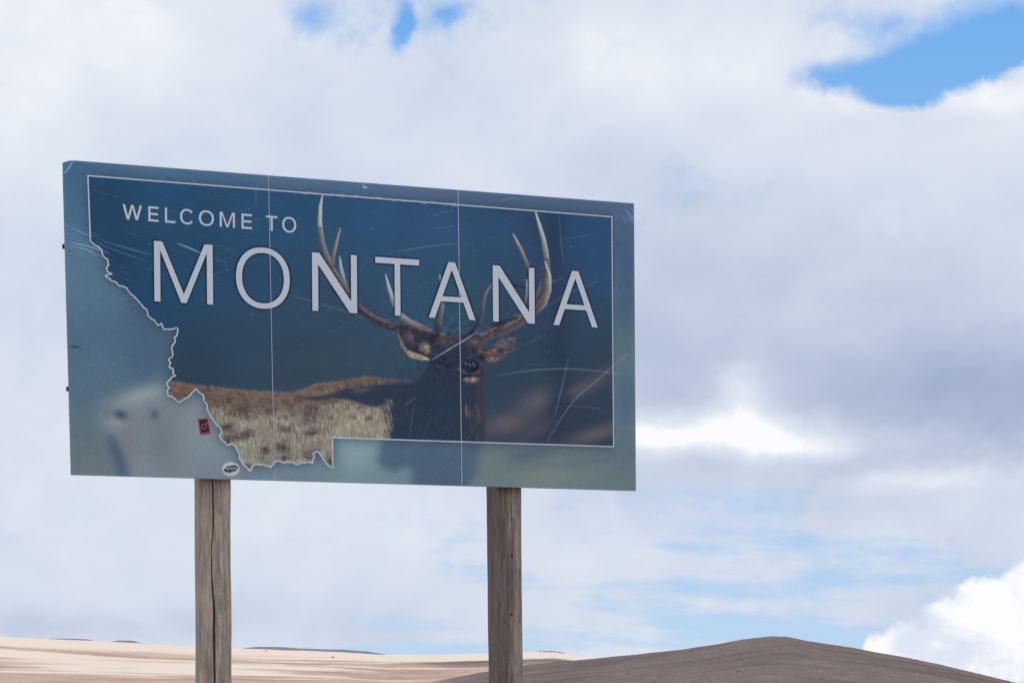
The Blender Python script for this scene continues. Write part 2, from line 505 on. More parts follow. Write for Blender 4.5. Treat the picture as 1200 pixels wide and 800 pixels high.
def line_alpha(pts, widths, soft=0.8):
    """coverage of a tapered polyline and position along it, over its window"""
    p = np.array(pts, float); n = len(p)
    wd = np.interp(np.linspace(0, 1, n), np.linspace(0, 1, len(widths)), widths)
    m = max(wd) + 3
    win = window(p[:, 0].min() - m, p[:, 0].max() + m, p[:, 1].min() - m, p[:, 1].max() + m)
    if win is None: return None
    x, y = PX[win], PY[win]
    best = np.full(x.shape, -1e9); along = np.zeros(x.shape); side = np.zeros(x.shape)
    for i in range(n - 1):
        a, b = p[i], p[i + 1]; d = b - a; L2 = max(d @ d, 1e-9)
        t = np.clip(((x - a[0]) * d[0] + (y - a[1]) * d[1]) / L2, 0, 1)
        ex, ey = x - a[0] - t * d[0], y - a[1] - t * d[1]
        ww = (wd[i] * (1 - t) + wd[i + 1] * t) / 2
        q = ww - np.hypot(ex, ey)
        sd_ = (ex * d[1] - ey * d[0]) / math.sqrt(L2) / np.maximum(ww, 0.3)
        k = q > best
        best = np.where(k, q, best); along = np.where(k, (i + t) / (n - 1), along); side = np.where(k, sd_, side)
    return win, np.clip(0.5 + best / soft, 0, 1), along, side

IMG = np.zeros(PX.shape + (3,))
def lay(mask, color, img=None):
    img = IMG if img is None else img
    c = np.asarray(color, float)
    img[:] = img * (1 - mask[..., None]) + c * mask[..., None]
def stroke(img, pts, widths, color, alpha=1.0, soft=0.8, color2=None, shade=0.0):
    r = line_alpha(pts, widths, soft)
    if r is None: return
    win, a, along, side = r
    c = np.asarray(color, float) * np.ones(a.shape + (1,))
    if color2 is not None: c = c * (1 - along[..., None]) + np.asarray(color2, float) * along[..., None]
    c = c * (1 + shade * side[..., None])
    a = (a * alpha)[..., None]
    img[win] = img[win] * (1 - a) + c * a
def spot(cx, cy, rx, ry, tilt=0.0):
    c, s = math.cos(math.radians(tilt)), math.sin(math.radians(tilt))
    a, b = PX - cx, PY - cy
    return np.exp(-(((a * c + b * s) / rx) ** 2 + ((b * c - a * s) / ry) ** 2))

# ---- outline of the state, read off the sign
border = [(717, 254.2), (103, 206), (105.8, 281.3), (110, 286.3), (114, 288.5), (118.8, 292.5), (119.6, 297), (121.3, 300), (126.3, 305),
  (127.5, 310), (124.5, 314.5), (127.5, 319.5), (131.3, 320.8), (123.8, 323), (128.8, 327), (135, 330), (138.8, 334.5), (144, 335.2),
  (148.8, 337.5), (153.8, 345), (159.6, 350), (166.3, 357.5), (172.2, 363.8), (173.3, 369.8), (181, 375.3), (184.3, 380.8), (189.3, 378.9),
  (192, 385.8), (199, 385.8), (205, 384.4), (208.6, 385.2), (207.2, 392.6), (204.4, 395.4), (205.3, 400.9), (201.1, 407.8),
  (202.5, 413.8), (201.1, 418.8), (197.6, 421), (199.8, 425.7), (198.4, 430.3), (203, 432.5), (202.5, 437.5), (205.3, 440.2),
  (200.3, 443), (195.4, 448.5), (198.1, 454), (195.9, 457.8), (196.7, 462.8), (203, 465.5), (209.4, 471), (215.4, 468.3),
  (222.3, 463.3), (226.4, 458.7), (229, 455.5), (232.9, 459.6), (237.4, 461.9), (238.9, 465.2), (238.5, 468.6), (241.9, 473.1),
  (243, 479.9), (246.4, 487.7), (249.7, 491.1), (253.1, 496.7), (258.7, 502.4), (259.2, 506.9), (256.9, 509.8), (258.7, 514.3),
  (262.1, 517), (266.6, 521.5), (272.2, 519.7), (275.6, 522.6), (279, 528.2), (280.6, 532.7), (280.1, 536.8), (283.5, 541.7),
  (285.7, 545.1), (290.2, 548.9), (293.2, 551.9), (294.7, 550.3), (295.2, 547.4), (298.1, 544), (303.7, 544), (310.5, 545.1),
  (317.2, 547.4), (319.9, 544), (321.3, 540.6), (326.2, 539.5), (333, 542.2), (342, 541.3), (348.7, 544), (354.4, 541.7),
  (360, 541.3), (366.7, 542.2), (366.3, 538.4), (368.5, 535), (366.7, 530.9), (370.1, 529.4), (373.9, 530), (378, 535),
  (379.1, 538.4), (382.5, 542.9), (387, 546.7), (389.9, 547.8), (389.7, 512.6), (719, 523.2)]
jr = np.random.default_rng(4)
wig = []
for k, (a, b) in enumerate(zip(border, border[1:] + border[:1])):
    wig.append(a)
    d = math.hypot(b[0] - a[0], b[1] - a[1])
    if 2 <= k < len(border) - 3 and d > 3.5:
        for t in ((0.5,) if d < 6 else (0.33, 0.67)):
            o_ = jr.uniform(-0.75, 0.75)
            wig.append((a[0] + (b[0] - a[0]) * t - (b[1] - a[1]) / d * o_, a[1] + (b[1] - a[1]) * t + (b[0] - a[0]) / d * o_))
border = wig
inside = poly(border, 0.5)

# ---- faded picture around the outline
def field(anchors, power=2.4):
    num = np.zeros(PX.shape + (3,)); den = np.zeros(PX.shape)
    for x, y, c in anchors:
        d = ((PX - x) ** 2 + (PY - y) ** 2 + 900.0) ** (-power / 2)
        num += d[..., None] * np.array(c, float); den += d
    return num / den[..., None]
out = field([(90, 200, (62, 96, 124)), (250, 208, (72, 102, 132)), (420, 222, (78, 102, 132)), (600, 235, (74, 94, 122)), (735, 245, (78, 98, 124)),
             (90, 270, (72, 108, 134)), (95, 330, (90, 118, 134)), (110, 400, (74, 100, 121)), (160, 400, (72, 98, 118)), (175, 430, (74, 98, 120)), (95, 450, (80, 104, 122)),
             (95, 545, (108, 116, 116)), (105, 515, (98, 110, 116)), (200, 530, (110, 120, 128)), (215, 480, (122, 128, 134)), (300, 556, (110, 128, 140)), (350, 556, (116, 134, 146)),
             (420, 530, (124, 146, 150)), (440, 560, (112, 132, 138)), (600, 545, (98, 112, 116)), (620, 555, (112, 122, 116)), (700, 545, (106, 118, 118)), (735, 565, (108, 118, 112)),
             (733, 300, (66, 90, 118)), (733, 360, (68, 96, 116)), (733, 415, (98, 114, 118)), (735, 470, (74, 98, 120)), (735, 505, (104, 120, 128)), (732, 540, (84, 102, 114))])
calf = poly([(112, 486), (122, 474), (140, 464), (165, 456), (190, 447), (215, 452), (260, 470), (285, 520), (300, 560), (150, 562), (140, 540), (128, 515), (118, 500)], 7)
lay(calf * 0.85, (124, 131, 137), out)
lay(spot(168, 462, 32, 10, -17) * 0.75, (152, 160, 156), out)
lay(spot(137, 494, 9, 6) * 0.75, (146, 152, 152), out)
lay(spot(142, 486, 8.5, 6, 20) * 1.0, (66, 80, 98), out)
lay(spot(181, 486, 5.5, 6) * 0.8, (78, 88, 104), out)
lay(spot(126, 482, 6, 8) * 0.5, (106, 106, 116), out)
lay(spot(150, 520, 12, 26, -8) * 0.6, (118, 114, 118), out)
lay(poly([(124, 512), (133, 508), (146, 535), (152, 560), (140, 560), (132, 536)], 4) * 0.85, (66, 84, 106), out)
lay(spot(190, 520, 22, 34) * 0.45, (98, 106, 114), out)
lay(spot(232, 500, 18, 26) * 0.4, (132, 138, 146), out)
lay(spot(255, 530, 24, 20) * 0.5, (120, 138, 144), out)
lay(poly([(140, 350), (215, 350), (212, 440), (160, 452)], 14) * 0.35, (62, 86, 110), out)
chest = poly([(450, 510), (441, 535), (445, 547), (462, 553), (477, 545), (484, 552), (484, 580), (543, 580), (560, 550), (567, 505)], 4)
lay(chest * 0.92, (74, 92, 112), out)
lay(spot(418, 535, 22, 24) * 0.55, (134, 156, 160), out)
lay(spot(578, 545, 18, 26, 30) * 0.6, (112, 124, 120), out)
lay(spot(625, 532, 30, 8, -8) * 0.6, (78, 94, 110), out)
lay(spot(690, 538, 40, 7, -8) * 0.5, (94, 104, 110), out)
lay(spot(645, 560, 50, 10) * 0.6, (120, 128, 118), out)
lay(spot(734, 470, 9, 26) * 0.5, (70, 92, 116), out)
lay(spot(734, 340, 9, 40) * 0.4, (62, 88, 112), out)
lay(np.clip(gblur(inside, 7) - inside, 0, 1) * (PX < 720) * 0.85, (44, 58, 76), out)   # printed drop shadow round the outline

# ---- sharp picture inside it
inn = field([(110, 215, (32, 66, 94)), (200, 230, (36, 76, 108)), (330, 250, (38, 78, 112)), (440, 260, (44, 82, 118)), (520, 270, (50, 82, 118)), (600, 270, (48, 74, 108)),
             (640, 270, (42, 60, 84)), (690, 280, (46, 80, 122)), (705, 320, (44, 74, 110)), (150, 300, (34, 60, 86)), (180, 350, (34, 70, 104)), (240, 330, (34, 72, 106)),
             (300, 340, (40, 74, 106)), (240, 400, (48, 66, 80)), (300, 425, (50, 68, 82)), (230, 440, (46, 60, 72)), (340, 400, (54, 72, 84)), (420, 410, (54, 72, 86)), (280, 385, (48, 70, 88)), (360, 440, (52, 68, 80)),
             (400, 432, (54, 72, 84)), (450, 430, (54, 72, 86)), (480, 350, (48, 78, 104)), (540, 345, (44, 82, 98)), (660, 370, (44, 62, 80)), (700, 380, (48, 72, 84)),
             (690, 430, (48, 62, 76)), (620, 430, (48, 66, 78)), (590, 450, (50, 66, 82)), (650, 480, (44, 54, 74)), (700, 490, (50, 58, 76)), (600, 500, (58, 62, 78)), (660, 512, (54, 58, 72))])
lay(spot(628, 470, 24, 14, -30) * 0.85, (96, 88, 94), inn)
lay(spot(592, 497, 28, 13, -10) * 0.85, (98, 86, 90), inn)
lay(spot(635, 500, 30, 9, -30) * 0.6, (86, 78, 86), inn)
lay(spot(674, 458, 18, 8, -25) * 0.85, (98, 88, 94), inn)
lay(spot(702, 444, 22, 10, -40) * 0.65, (90, 82, 88), inn)
lay(spot(700, 508, 36, 9, -18) * 0.9, (100, 90, 94), inn)
lay(spot(658, 478, 12, 26, 20) * 0.6, (40, 50, 68), inn)
lay(spot(650, 300, 10, 70) * 0.45, (36, 50, 70), inn)
lay(spot(655, 420, 14, 60) * 0.4, (34, 46, 64), inn)

body = poly([(190, 446), (209, 447.5), (229, 451), (252, 454), (288, 457), (319, 459), (344, 459.6), (358, 455), (371, 449.5), (388, 448),
             (405, 445), (430, 441.3), (445, 443.0), (462, 444.8), (485, 447.4), (490, 470), (460, 520), (400, 580), (190, 580)], 0.9)
low_t = np.clip((PY - 455) / 60, 0, 1)
furc = fbm(PX / 26, PY / 14, 4, 51)
fur = np.stack([np.interp(low_t, [0, 0.3, 0.6, 1], v) for v in ((106, 112, 140, 136), (88, 96, 132, 131), (78, 86, 118, 119))], -1)
lay(body, (0, 0, 0), inn); inn += fur * (0.78 + 0.44 * furc[..., None]) * body[..., None]
lay(body * spot(425, 495, 42, 26) * 0.7, (164, 150, 130), inn)
lay(body * spot(330, 500, 60, 16) * 0.35, (158, 148, 130), inn)
for (sx, sy, rx_, ry_, al) in [(266, 500, 8, 4.5, .8), (268, 515, 7, 5, .75), (290, 509, 9, 5, .75), (334, 504, 9, 5, .65), (330, 524, 8, 7, .75), (332, 535, 5, 3, .6),
                               (364, 507, 10, 4, .65), (311, 528, 4, 6, .7), (284, 478, 12, 9, .45), (362, 488, 14, 12, .45), (366, 530, 10, 4, .5), (386, 540, 3, 8, .5), (250, 470, 9, 8, .35), (300, 485, 16, 6, .3)]:
    lay(body * np.clip(spot(sx, sy, rx_, ry_, -15) * 1.3 + (furc - 0.5) * 0.8 * (spot(sx, sy, rx_ * 1.6, ry_ * 1.6) > 0.2), 0, 1) * al, (70, 58, 58), inn)
for (sx, sy, rx_, ry_) in [(330, 507, 7, 4), (352, 503, 8, 4), (300, 520, 10, 7), (350, 520, 12, 5), (262, 487, 5, 6), (285, 500, 7, 3)]:
    lay(body * spot(sx, sy, rx_, ry_) * 0.5, (178, 170, 154), inn)
# single hairs over the coat
r_ = np.random.default_rng(5)
lay(body * sstep(0.50, 0.72, fbm(PX / 9, PY / 7, 3, 57)) * (PY < 492) * 0.55, (78, 62, 58), inn)
for k in range(5200):
    x = r_.uniform(196, 470); y = r_.uniform(446, 548)
    yt = np.interp(x, [196, 288, 344, 371, 430, 485], [447, 457, 459, 450, 442, 447])
    if y < yt - 1: continue
    up = (y - yt) < 24 + 5 * math.sin(x * 0.09)
    L = r_.uniform(2.5, 6.0); ang = r_.normal(0.55 if up else 0.05, 0.32)
    dk = r_.random()
    if up: c = (146, 122, 104) if dk > 0.58 else ((66, 52, 52) if dk < 0.30 else (108, 88, 78))
    else: c = (192, 182, 160) if dk > 0.55 else ((84, 70, 64) if dk < 0.28 else (134, 124, 110))
    stroke(inn, [(x, y), (x + L * math.sin(ang), y + L * math.cos(ang))], [0.5, 1.3, 0.3], c, r_.uniform(0.35, 0.75), 0.9)
for k in range(520):       # long dark seams between the ribs of the coat
    x = r_.uniform(262, 456); y = r_.uniform(474, 536)
    stroke(inn, [(x, y), (x + r_.normal(0, .6), y + r_.uniform(2, 5)), (x + r_.normal(0, 1), y + r_.uniform(6, 11))], [0.4, 1.0, 0.3], (88, 74, 66), r_.uniform(0.25, 0.6), 0.9)
for (sx, sy, rx_, ry_) in [(266, 500, 7, 4), (268, 514, 6, 4), (290, 508, 7, 4), (334, 503, 7, 3.5), (330, 524, 6, 6), (332, 536, 4, 2), (364, 506, 8, 3), (311, 527, 3, 5), (284, 478, 9, 6), (362, 488, 11, 9), (386, 540, 2, 6), (290, 545, 4, 4), (276, 512, 4, 4), (360, 536, 5, 3)]:
    for q in range(15):    # tufts
        x, y = sx + r_.normal(0, rx_ * 0.5), sy + r_.normal(0, ry_ * 0.5); a = r_.normal(0.9, 0.5); L = r_.uniform(3, 8)
        stroke(inn, [(x, y), (x + L * math.sin(a), y + L * math.cos(a) * 0.7)], [0.6, 2.2, 0.4], (64, 54, 56), r_.uniform(0.35, 0.8), 1.0)
    for q in range(5):
        x, y = sx + r_.normal(0, rx_), sy + ry_ + r_.normal(0, 2); a = r_.normal(0.7, 0.5); L = r_.uniform(3, 6)
        stroke(inn, [(x, y), (x + L * math.sin(a), y + L * math.cos(a))], [0.4, 1.4, 0.3], (196, 188, 168), 0.6, 0.9)
for k in range(260):       # hairs breaking the line of the back
    x = r_.uniform(198, 484); yt = np.interp(x, [196, 229, 288, 344, 358, 371, 405, 430, 485], [446.5, 451, 457, 459.5, 455, 449.5, 445, 441.3, 447])
    stroke(inn, [(x, yt + 2), (x + r_.uniform(-1, 1), yt - r_.uniform(0.8, 2.4))], [1.1, 0.3], (120, 100, 88), 0.6, 0.9)
lay(body * spot(480, 446, 26, 8) * 0.7, (70, 64, 72), inn)
# dark fold along the back, shoulder and mane
fold = poly([(337, 460.5), (350, 464), (360, 465.5), (371, 464.8), (385, 462), (405, 455), (420, 452), (437, 450), (460, 449), (486, 448.5), (500, 432), (504, 421), (512, 400),
             (560, 400), (566, 430), (566, 470), (567, 492), (566, 560), (452, 560), (457, 500), (459, 488), (452, 484), (457, 470), (443, 476.5), (430, 475), (405, 467.5), (390, 466), (371, 468.8), (355, 467)], 1.3)
lay(fold * 0.97, (42, 54, 71), inn)
lay(spot(424, 457, 12, 3.4, -12) * 0.75, (104, 84, 80), inn)
lay(spot(395, 461, 14, 3, -14) * 0.4, (70, 62, 66), inn)
for k in range(520):       # hairs at the edges of mane and shoulder
    t = r_.random()
    if t < 0.5:
        x, y = r_.uniform(405, 486), 0
        y = np.interp(x, [405, 437, 486], [455, 449.5, 448]); a = r_.normal(0.5, 0.3)
        stroke(inn, [(x, y - 3 - r_.random() * 1.5), (x + 3.5 * math.sin(a), y + r_.uniform(0.5, 3.0) * math.cos(a))], [0.8, 0.4], (140, 114, 104) if r_.random() < 0.55 else (52, 52, 62), 0.5 * (1 - 0.85 * (x - 405) / 81), 0.9)
    elif t < 0.8:
        y = r_.uniform(468, 514); x = np.interp(y, [468, 484, 500, 514], [456, 453, 457, 453]) + r_.normal(0, 2.5)
        stroke(inn, [(x - 1, y - 3), (x + r_.uniform(0, 2), y + 3.5)], [1.0, 0.4], (150, 132, 114) if r_.random() < 0.5 else (48, 50, 62), 0.55, 0.9)
    else:
        x = r_.uniform(543, 566); y = r_.uniform(470, 512)
        stroke(inn, [(x, y), (x + r_.uniform(-0.6, 0.6), y + r_.uniform(4, 9))], [0.4, 1.0, 0.3], (112, 88, 84) if r_.random() < 0.5 else (42, 44, 56), 0.4, 0.9)
for k in range(900):       # faint hair texture in the dark mane
    x = r_.uniform(460, 565); y = r_.uniform(420, 512)
    stroke(inn, [(x, y), (x + r_.normal(-1.2, 1), y + r_.uniform(4, 9))], [0.4, 1.2, 0.3], (50, 60, 76) if r_.random() < 0.5 else (27, 36, 50), 0.3, 1.0)
stroke(inn, [(560, 444), (562, 460), (562.5, 490), (562, 515)], [6, 8, 9, 8], (64, 56, 66), 0.6, 5.0)
lay(np.clip(sstep(0.5, 0.7, fbm(PX / 3, PY / 9, 3, 69)) * spot(556, 492, 10, 24), 0, 1) * 0.6, (98, 80, 80), inn)
stroke(inn, [(546, 474), (546, 482), (547, 488)], [1.5, 3, 1], (128, 104, 96), 0.7, 1.2)
for hx in (550, 554, 558, 561): stroke(inn, [(hx, 480 + (hx % 3)), (hx + 1, 490), (hx + .5, 498)], [0.6, 1.6, 0.6], (106, 84, 82), 0.55, 1.1)

# antlers: ivory tips, brown beams
IV, AB, AD = (176, 190, 186), (112, 98, 96), (50, 50, 62)
def antler(pts, widths, c1, c2, alpha=1.0, shade=0.28): stroke(inn, pts, widths, c1, alpha, 1.1, c2, shade)
antler([(386, 327), (392, 340), (400, 351)], [2, 6, 2], (42, 56, 76), (40, 52, 70), 0.7)
antler([(590, 332), (603, 334), (618, 337)], [2, 4, 3], (44, 52, 70), (46, 50, 66), 0.8)
antler([(515.5, 322.5), (518, 340), (517.6, 360), (514, 380), (515, 394)], [1.4, 3.5, 6.5, 8, 8], (156, 160, 158), (38, 40, 52))
antler([(575, 333.8), (569, 342.5), (565.5, 355), (564.5, 368), (561, 380), (552, 392)], [1.4, 4, 4.5, 5, 6, 7], (120, 116, 116), (38, 42, 56))
antler([(398.5, 267.5), (393.8, 285), (390, 300), (388.5, 312)], [1.2, 4.0, 5, 6], (150, 146, 138), (84, 72, 74))
antler([(398, 301), (399.5, 315), (403, 330), (408, 342)], [1.2, 4.4, 5, 5], IV, (76, 68, 74))
antler([(451.8, 321.5), (455.8, 337), (461.3, 355), (468, 368), (480, 378), (492, 384), (506, 392)], [1.2, 4.4, 5.5, 6, 8, 10, 10], (170, 176, 172), (84, 70, 72))
antler([(377.5, 229), (375.2, 242), (374.4, 258), (375.4, 272)], [1.4, 4.0, 5.0, 5.6], (190, 202, 198), (148, 152, 148))
antler([(375.2, 268), (377, 282), (381, 296), (386.5, 310), (394, 324), (403, 340), (415, 355), (430, 368.5), (450, 379), (472, 384.5), (490, 389), (506, 396)],
       [5.4, 6, 6.6, 7.4, 8, 8.4, 8.6, 9, 9.6, 11, 12, 13], (112, 110, 106), (50, 46, 54))
antler([(396, 333), (405, 347), (417, 360), (432, 372), (450, 382)], [2, 3, 3.4, 3.4, 3], (52, 50, 60), (48, 46, 56), 0.8, 0)
antler([(424, 362), (440, 371), (456, 378)], [1, 2.4, 1.5], (124, 108, 104), (110, 94, 92), 0.6, 0)
antler([(482, 378.5), (494, 384.5), (502, 389)], [2, 4.5, 2], (140, 116, 104), (120, 98, 90), 0.6, 0)
antler([(601, 274.5), (606, 284), (611, 294), (617, 309), (622, 326)], [1.4, 3.6, 4.2, 5, 5], (158, 156, 148), (88, 78, 80))
antler([(617, 328), (617.5, 342), (615, 354)], [1.2, 3.6, 3], IV, (96, 86, 88))
antler([(627, 247.5), (632, 264), (636.5, 280), (639.5, 296), (641, 312)], [1.4, 4.2, 5.4, 6.4, 7], (186, 196, 190), (112, 104, 104))
antler([(640.5, 306), (641, 322), (638.5, 338), (631, 356), (619, 370), (603, 380.5), (585, 388), (570, 393), (556, 401)],
       [7, 9, 10, 11, 11.5, 12, 12, 12, 11], (94, 88, 90), (62, 54, 60))
antler([(638.6, 306), (643.6, 324), (643, 340), (637, 356), (628, 366)], [1.4, 4.6, 6, 7, 5], (180, 184, 178), (84, 72, 76))
antler([(634, 330), (630, 344), (622, 360)], [1.5, 2.4, 1.5], (132, 120, 116), (110, 96, 94), 0.6, 0)
antler([(616, 366), (604, 375), (590, 383)], [2, 6, 4], (150, 124, 112), (124, 100, 96), 0.65, 0)
antler([(606, 372), (588, 378), (570, 388)], [2, 4, 3], (36, 40, 54), (36, 40, 54), 0.8, 0)
antler([(581, 384), (572, 388), (562, 393)], [2, 6, 4], (132, 106, 100), (118, 92, 90), 0.7, 0)
for k in range(420):       # bark-like flecks on the beams
    t = r_.random()
    bx = np.interp(t, [0, .3, .6, 1], [384, 403, 450, 500]); by = np.interp(t, [0, .3, .6, 1], [304, 340, 379, 390])
    if k % 2: bx, by = np.interp(t, [0, .4, 1], [640, 631, 570]), np.interp(t, [0, .4, 1], [310, 356, 392])
    bx += r_.normal(0, 2); by += r_.normal(0, 2)
    stroke(inn, [(bx, by), (bx + r_.uniform(-2, 2), by + r_.uniform(-2, 2))], [0.8, 1.0], (138, 122, 116) if r_.random() < .4 else (44, 42, 52), 0.45, 1.0)

# head
Z7 = lambda pts: [(440 + x / 5.717, 360 + y / 5.717) for x, y in pts]
head = poly(Z7([(430, 180), (500, 170), (560, 175), (620, 190), (690, 190), (720, 250), (730, 310), (725, 370), (715, 430), (700, 500), (640, 540), (560, 500), (480, 470), (400, 440), (370, 360), (400, 260)]), 1.0)
lay(head * 0.97, (43, 50, 65), inn)
lay(spot(*Z7([(455, 225)])[0], 6, 8) * 0.75, (84, 66, 68), inn)
lay(spot(*Z7([(530, 190)])[0], 10, 3) * 0.55, (96, 72, 68), inn)
lay(spot(*Z7([(455, 178)])[0], 4, 1.6) * 0.6, (128, 128, 132), inn)
lay(spot(*Z7([(665, 235)])[0], 6, 6, -30) * 0.85, (112, 86, 80), inn)
lay(spot(*Z7([(700, 290)])[0], 3, 8) * 0.75, (124, 94, 82), inn)
stroke(inn, Z7([(705, 355), (708, 395), (697, 430), (700, 480)]), [6, 6, 4, 3], (84, 68, 72), 0.7, 3.0)
# left ear
ear = poly(Z7([(140, 135), (165, 210), (195, 285), (235, 330), (300, 352), (350, 362), (362, 345), (385, 300), (390, 230), (330, 170), (230, 130), (180, 120)]), 1.0)
lay(ear * 0.95, (44, 46, 58), inn)
lay(spot(*Z7([(230, 195)])[0], 6, 6.5, 20) * 0.8, (112, 94, 94), inn)
lay(poly(Z7([(285, 250), (330, 232), (370, 255), (372, 300), (345, 320), (300, 285)]), 1.6) * 0.85, (128, 110, 98), inn)
lay(spot(*Z7([(340, 268)])[0], 3, 4.5) * 0.7, (162, 146, 128), inn)
lay(spot(*Z7([(375, 200)])[0], 7, 5) * 0.8, (42, 46, 58), inn)
lay(spot(*Z7([(285, 205)])[0], 4, 9, -30) * 0.7, (40, 44, 56), inn)
stroke(inn, Z7([(148, 145), (160, 200), (185, 262), (215, 300)]), [1.5, 3.0, 4, 4], (96, 72, 66), 0.95, 1.2, (140, 112, 92))
stroke(inn, Z7([(205, 290), (240, 318), (300, 335), (352, 348)]), [3, 7, 6.5, 3], (142, 116, 96), 0.95, 1.4, (178, 158, 134))
# right ear
ear2 = poly(Z7([(720, 300), (760, 262), (800, 240), (860, 215), (930, 185), (946, 200), (935, 240), (905, 290), (860, 335), (810, 365), (760, 372), (725, 350)]), 1.0)
lay(ear2 * 0.95, (84, 74, 78), inn)
lay(ear2 * spot(*Z7([(850, 275)])[0], 12, 5, -35) * 0.75, (58, 54, 64), inn)
lay(ear2 * spot(*Z7([(870, 240)])[0], 12, 2.5, -30) * 0.6, (112, 94, 92), inn)
lay(ear2 * spot(*Z7([(750, 280)])[0], 8, 4, -40) * 0.75, (48, 46, 58), inn)
lay(ear2 * spot(*Z7([(780, 310)])[0], 7, 5, -30) * 0.7, (146, 112, 92), inn)
lay(ear2 * spot(*Z7([(790, 350)])[0], 8, 3, -10) * 0.6, (144, 112, 92), inn)
lay(ear2 * spot(*Z7([(915, 215)])[0], 5, 6, -35) * 0.5, (70, 60, 70), inn)
for k in range(420):
    x, y = r_.uniform(566, 604), r_.uniform(393, 425); a = r_.normal(-0.6, 0.3)
    # keep only hairs that start inside the ear
    cx = (x - 440) * 5.717; cy = (y - 360) * 5.717
    if abs((cx - 832) * 0.55 + (cy - 285) * 0.83) < 55 and abs((cx - 832) * 0.83 - (cy - 285) * 0.55) < 110:
        stroke(inn, [(x, y), (x + 3.5 * math.cos(a), y + 3.5 * math.sin(a))], [0.4, 1.0, 0.3], (158, 128, 110) if r_.random() < 0.45 else (58, 50, 58), 0.45, 0.9)
# eye, muzzle, nose, mouth
lay(spot(*Z7([(710, 328)])[0], 3.4, 4.6) * 1.0, (26, 28, 38), inn)
lay(spot(*Z7([(714, 322)])[0], 1.0, 1.0) * 0.9, (140, 130, 130), inn)
stroke(inn, Z7([(690, 318), (700, 300), (722, 302), (733, 322)]), [0.8, 1.6, 1.6, 0.8], (132, 102, 90), 0.7, 1.0)
stroke(inn, Z7([(556, 385), (558, 410), (580, 430), (612, 445)]), [2, 3.5, 2.6, 1.5], (92, 78, 84), 0.7, 2.0)
stroke(inn, Z7([(690, 420), (665, 440), (648, 446)]), [2, 3, 1.5], (92, 78, 84), 0.7, 2.0)
lay(poly(Z7([(590, 365), (690, 365), (695, 400), (660, 435), (630, 448), (605, 430), (585, 395)]), 1.2) * 0.95, (26, 34, 48), inn)
for q in ([(600, 372), (606, 386)], [(628, 376), (634, 392)], [(650, 372), (660, 398)], [(664, 380), (668, 392)], [(616, 380), (618, 388)]):
    stroke(inn, Z7(q), [0.8, 1.5, 0.6], (150, 164, 178), 0.85, 0.9)
stroke(inn, Z7([(588, 462), (630, 458), (690, 464)]), [1.5, 3, 1.5], (24, 30, 42), 0.95, 1.2)
lay(spot(*Z7([(606, 482)])[0], 3.6, 2.6) * 0.9, (134, 118, 110), inn)
lay(spot(*Z7([(658, 484)])[0], 4.8, 3.2) * 0.95, (168, 150, 136), inn)
lay(spot(*Z7([(632, 484)])[0], 3.0, 2.6) * 0.7, (120, 106, 104), inn)

hd = gblur(np.clip(head + ear + ear2 + spot(540, 395, 60, 22), 0, 1), 1.0)
inn *= (1 + hd * (fbm(PX / 3.2, PY / 3.2, 3, 66, 0.6) - 0.5) * 0.75)[..., None]
lay(np.clip(head * sstep(0.56, 0.70, fbm(PX / 5, PY / 5, 3, 68)) * spot(535, 402, 34, 12), 0, 1) * 0.55, (92, 74, 72), inn)
IMG[:] = out * (1 - inside[..., None]) + inn * inside[..., None]
# print grain and slow fading
IMG *= (0.97 + 0.06 * fbm(PX / 2.0, PY / 2.0, 2, 71))[..., None]
IMG *= (0.96 + 0.08 * fbm(PX / 60, PY / 40, 3, 75))[..., None]

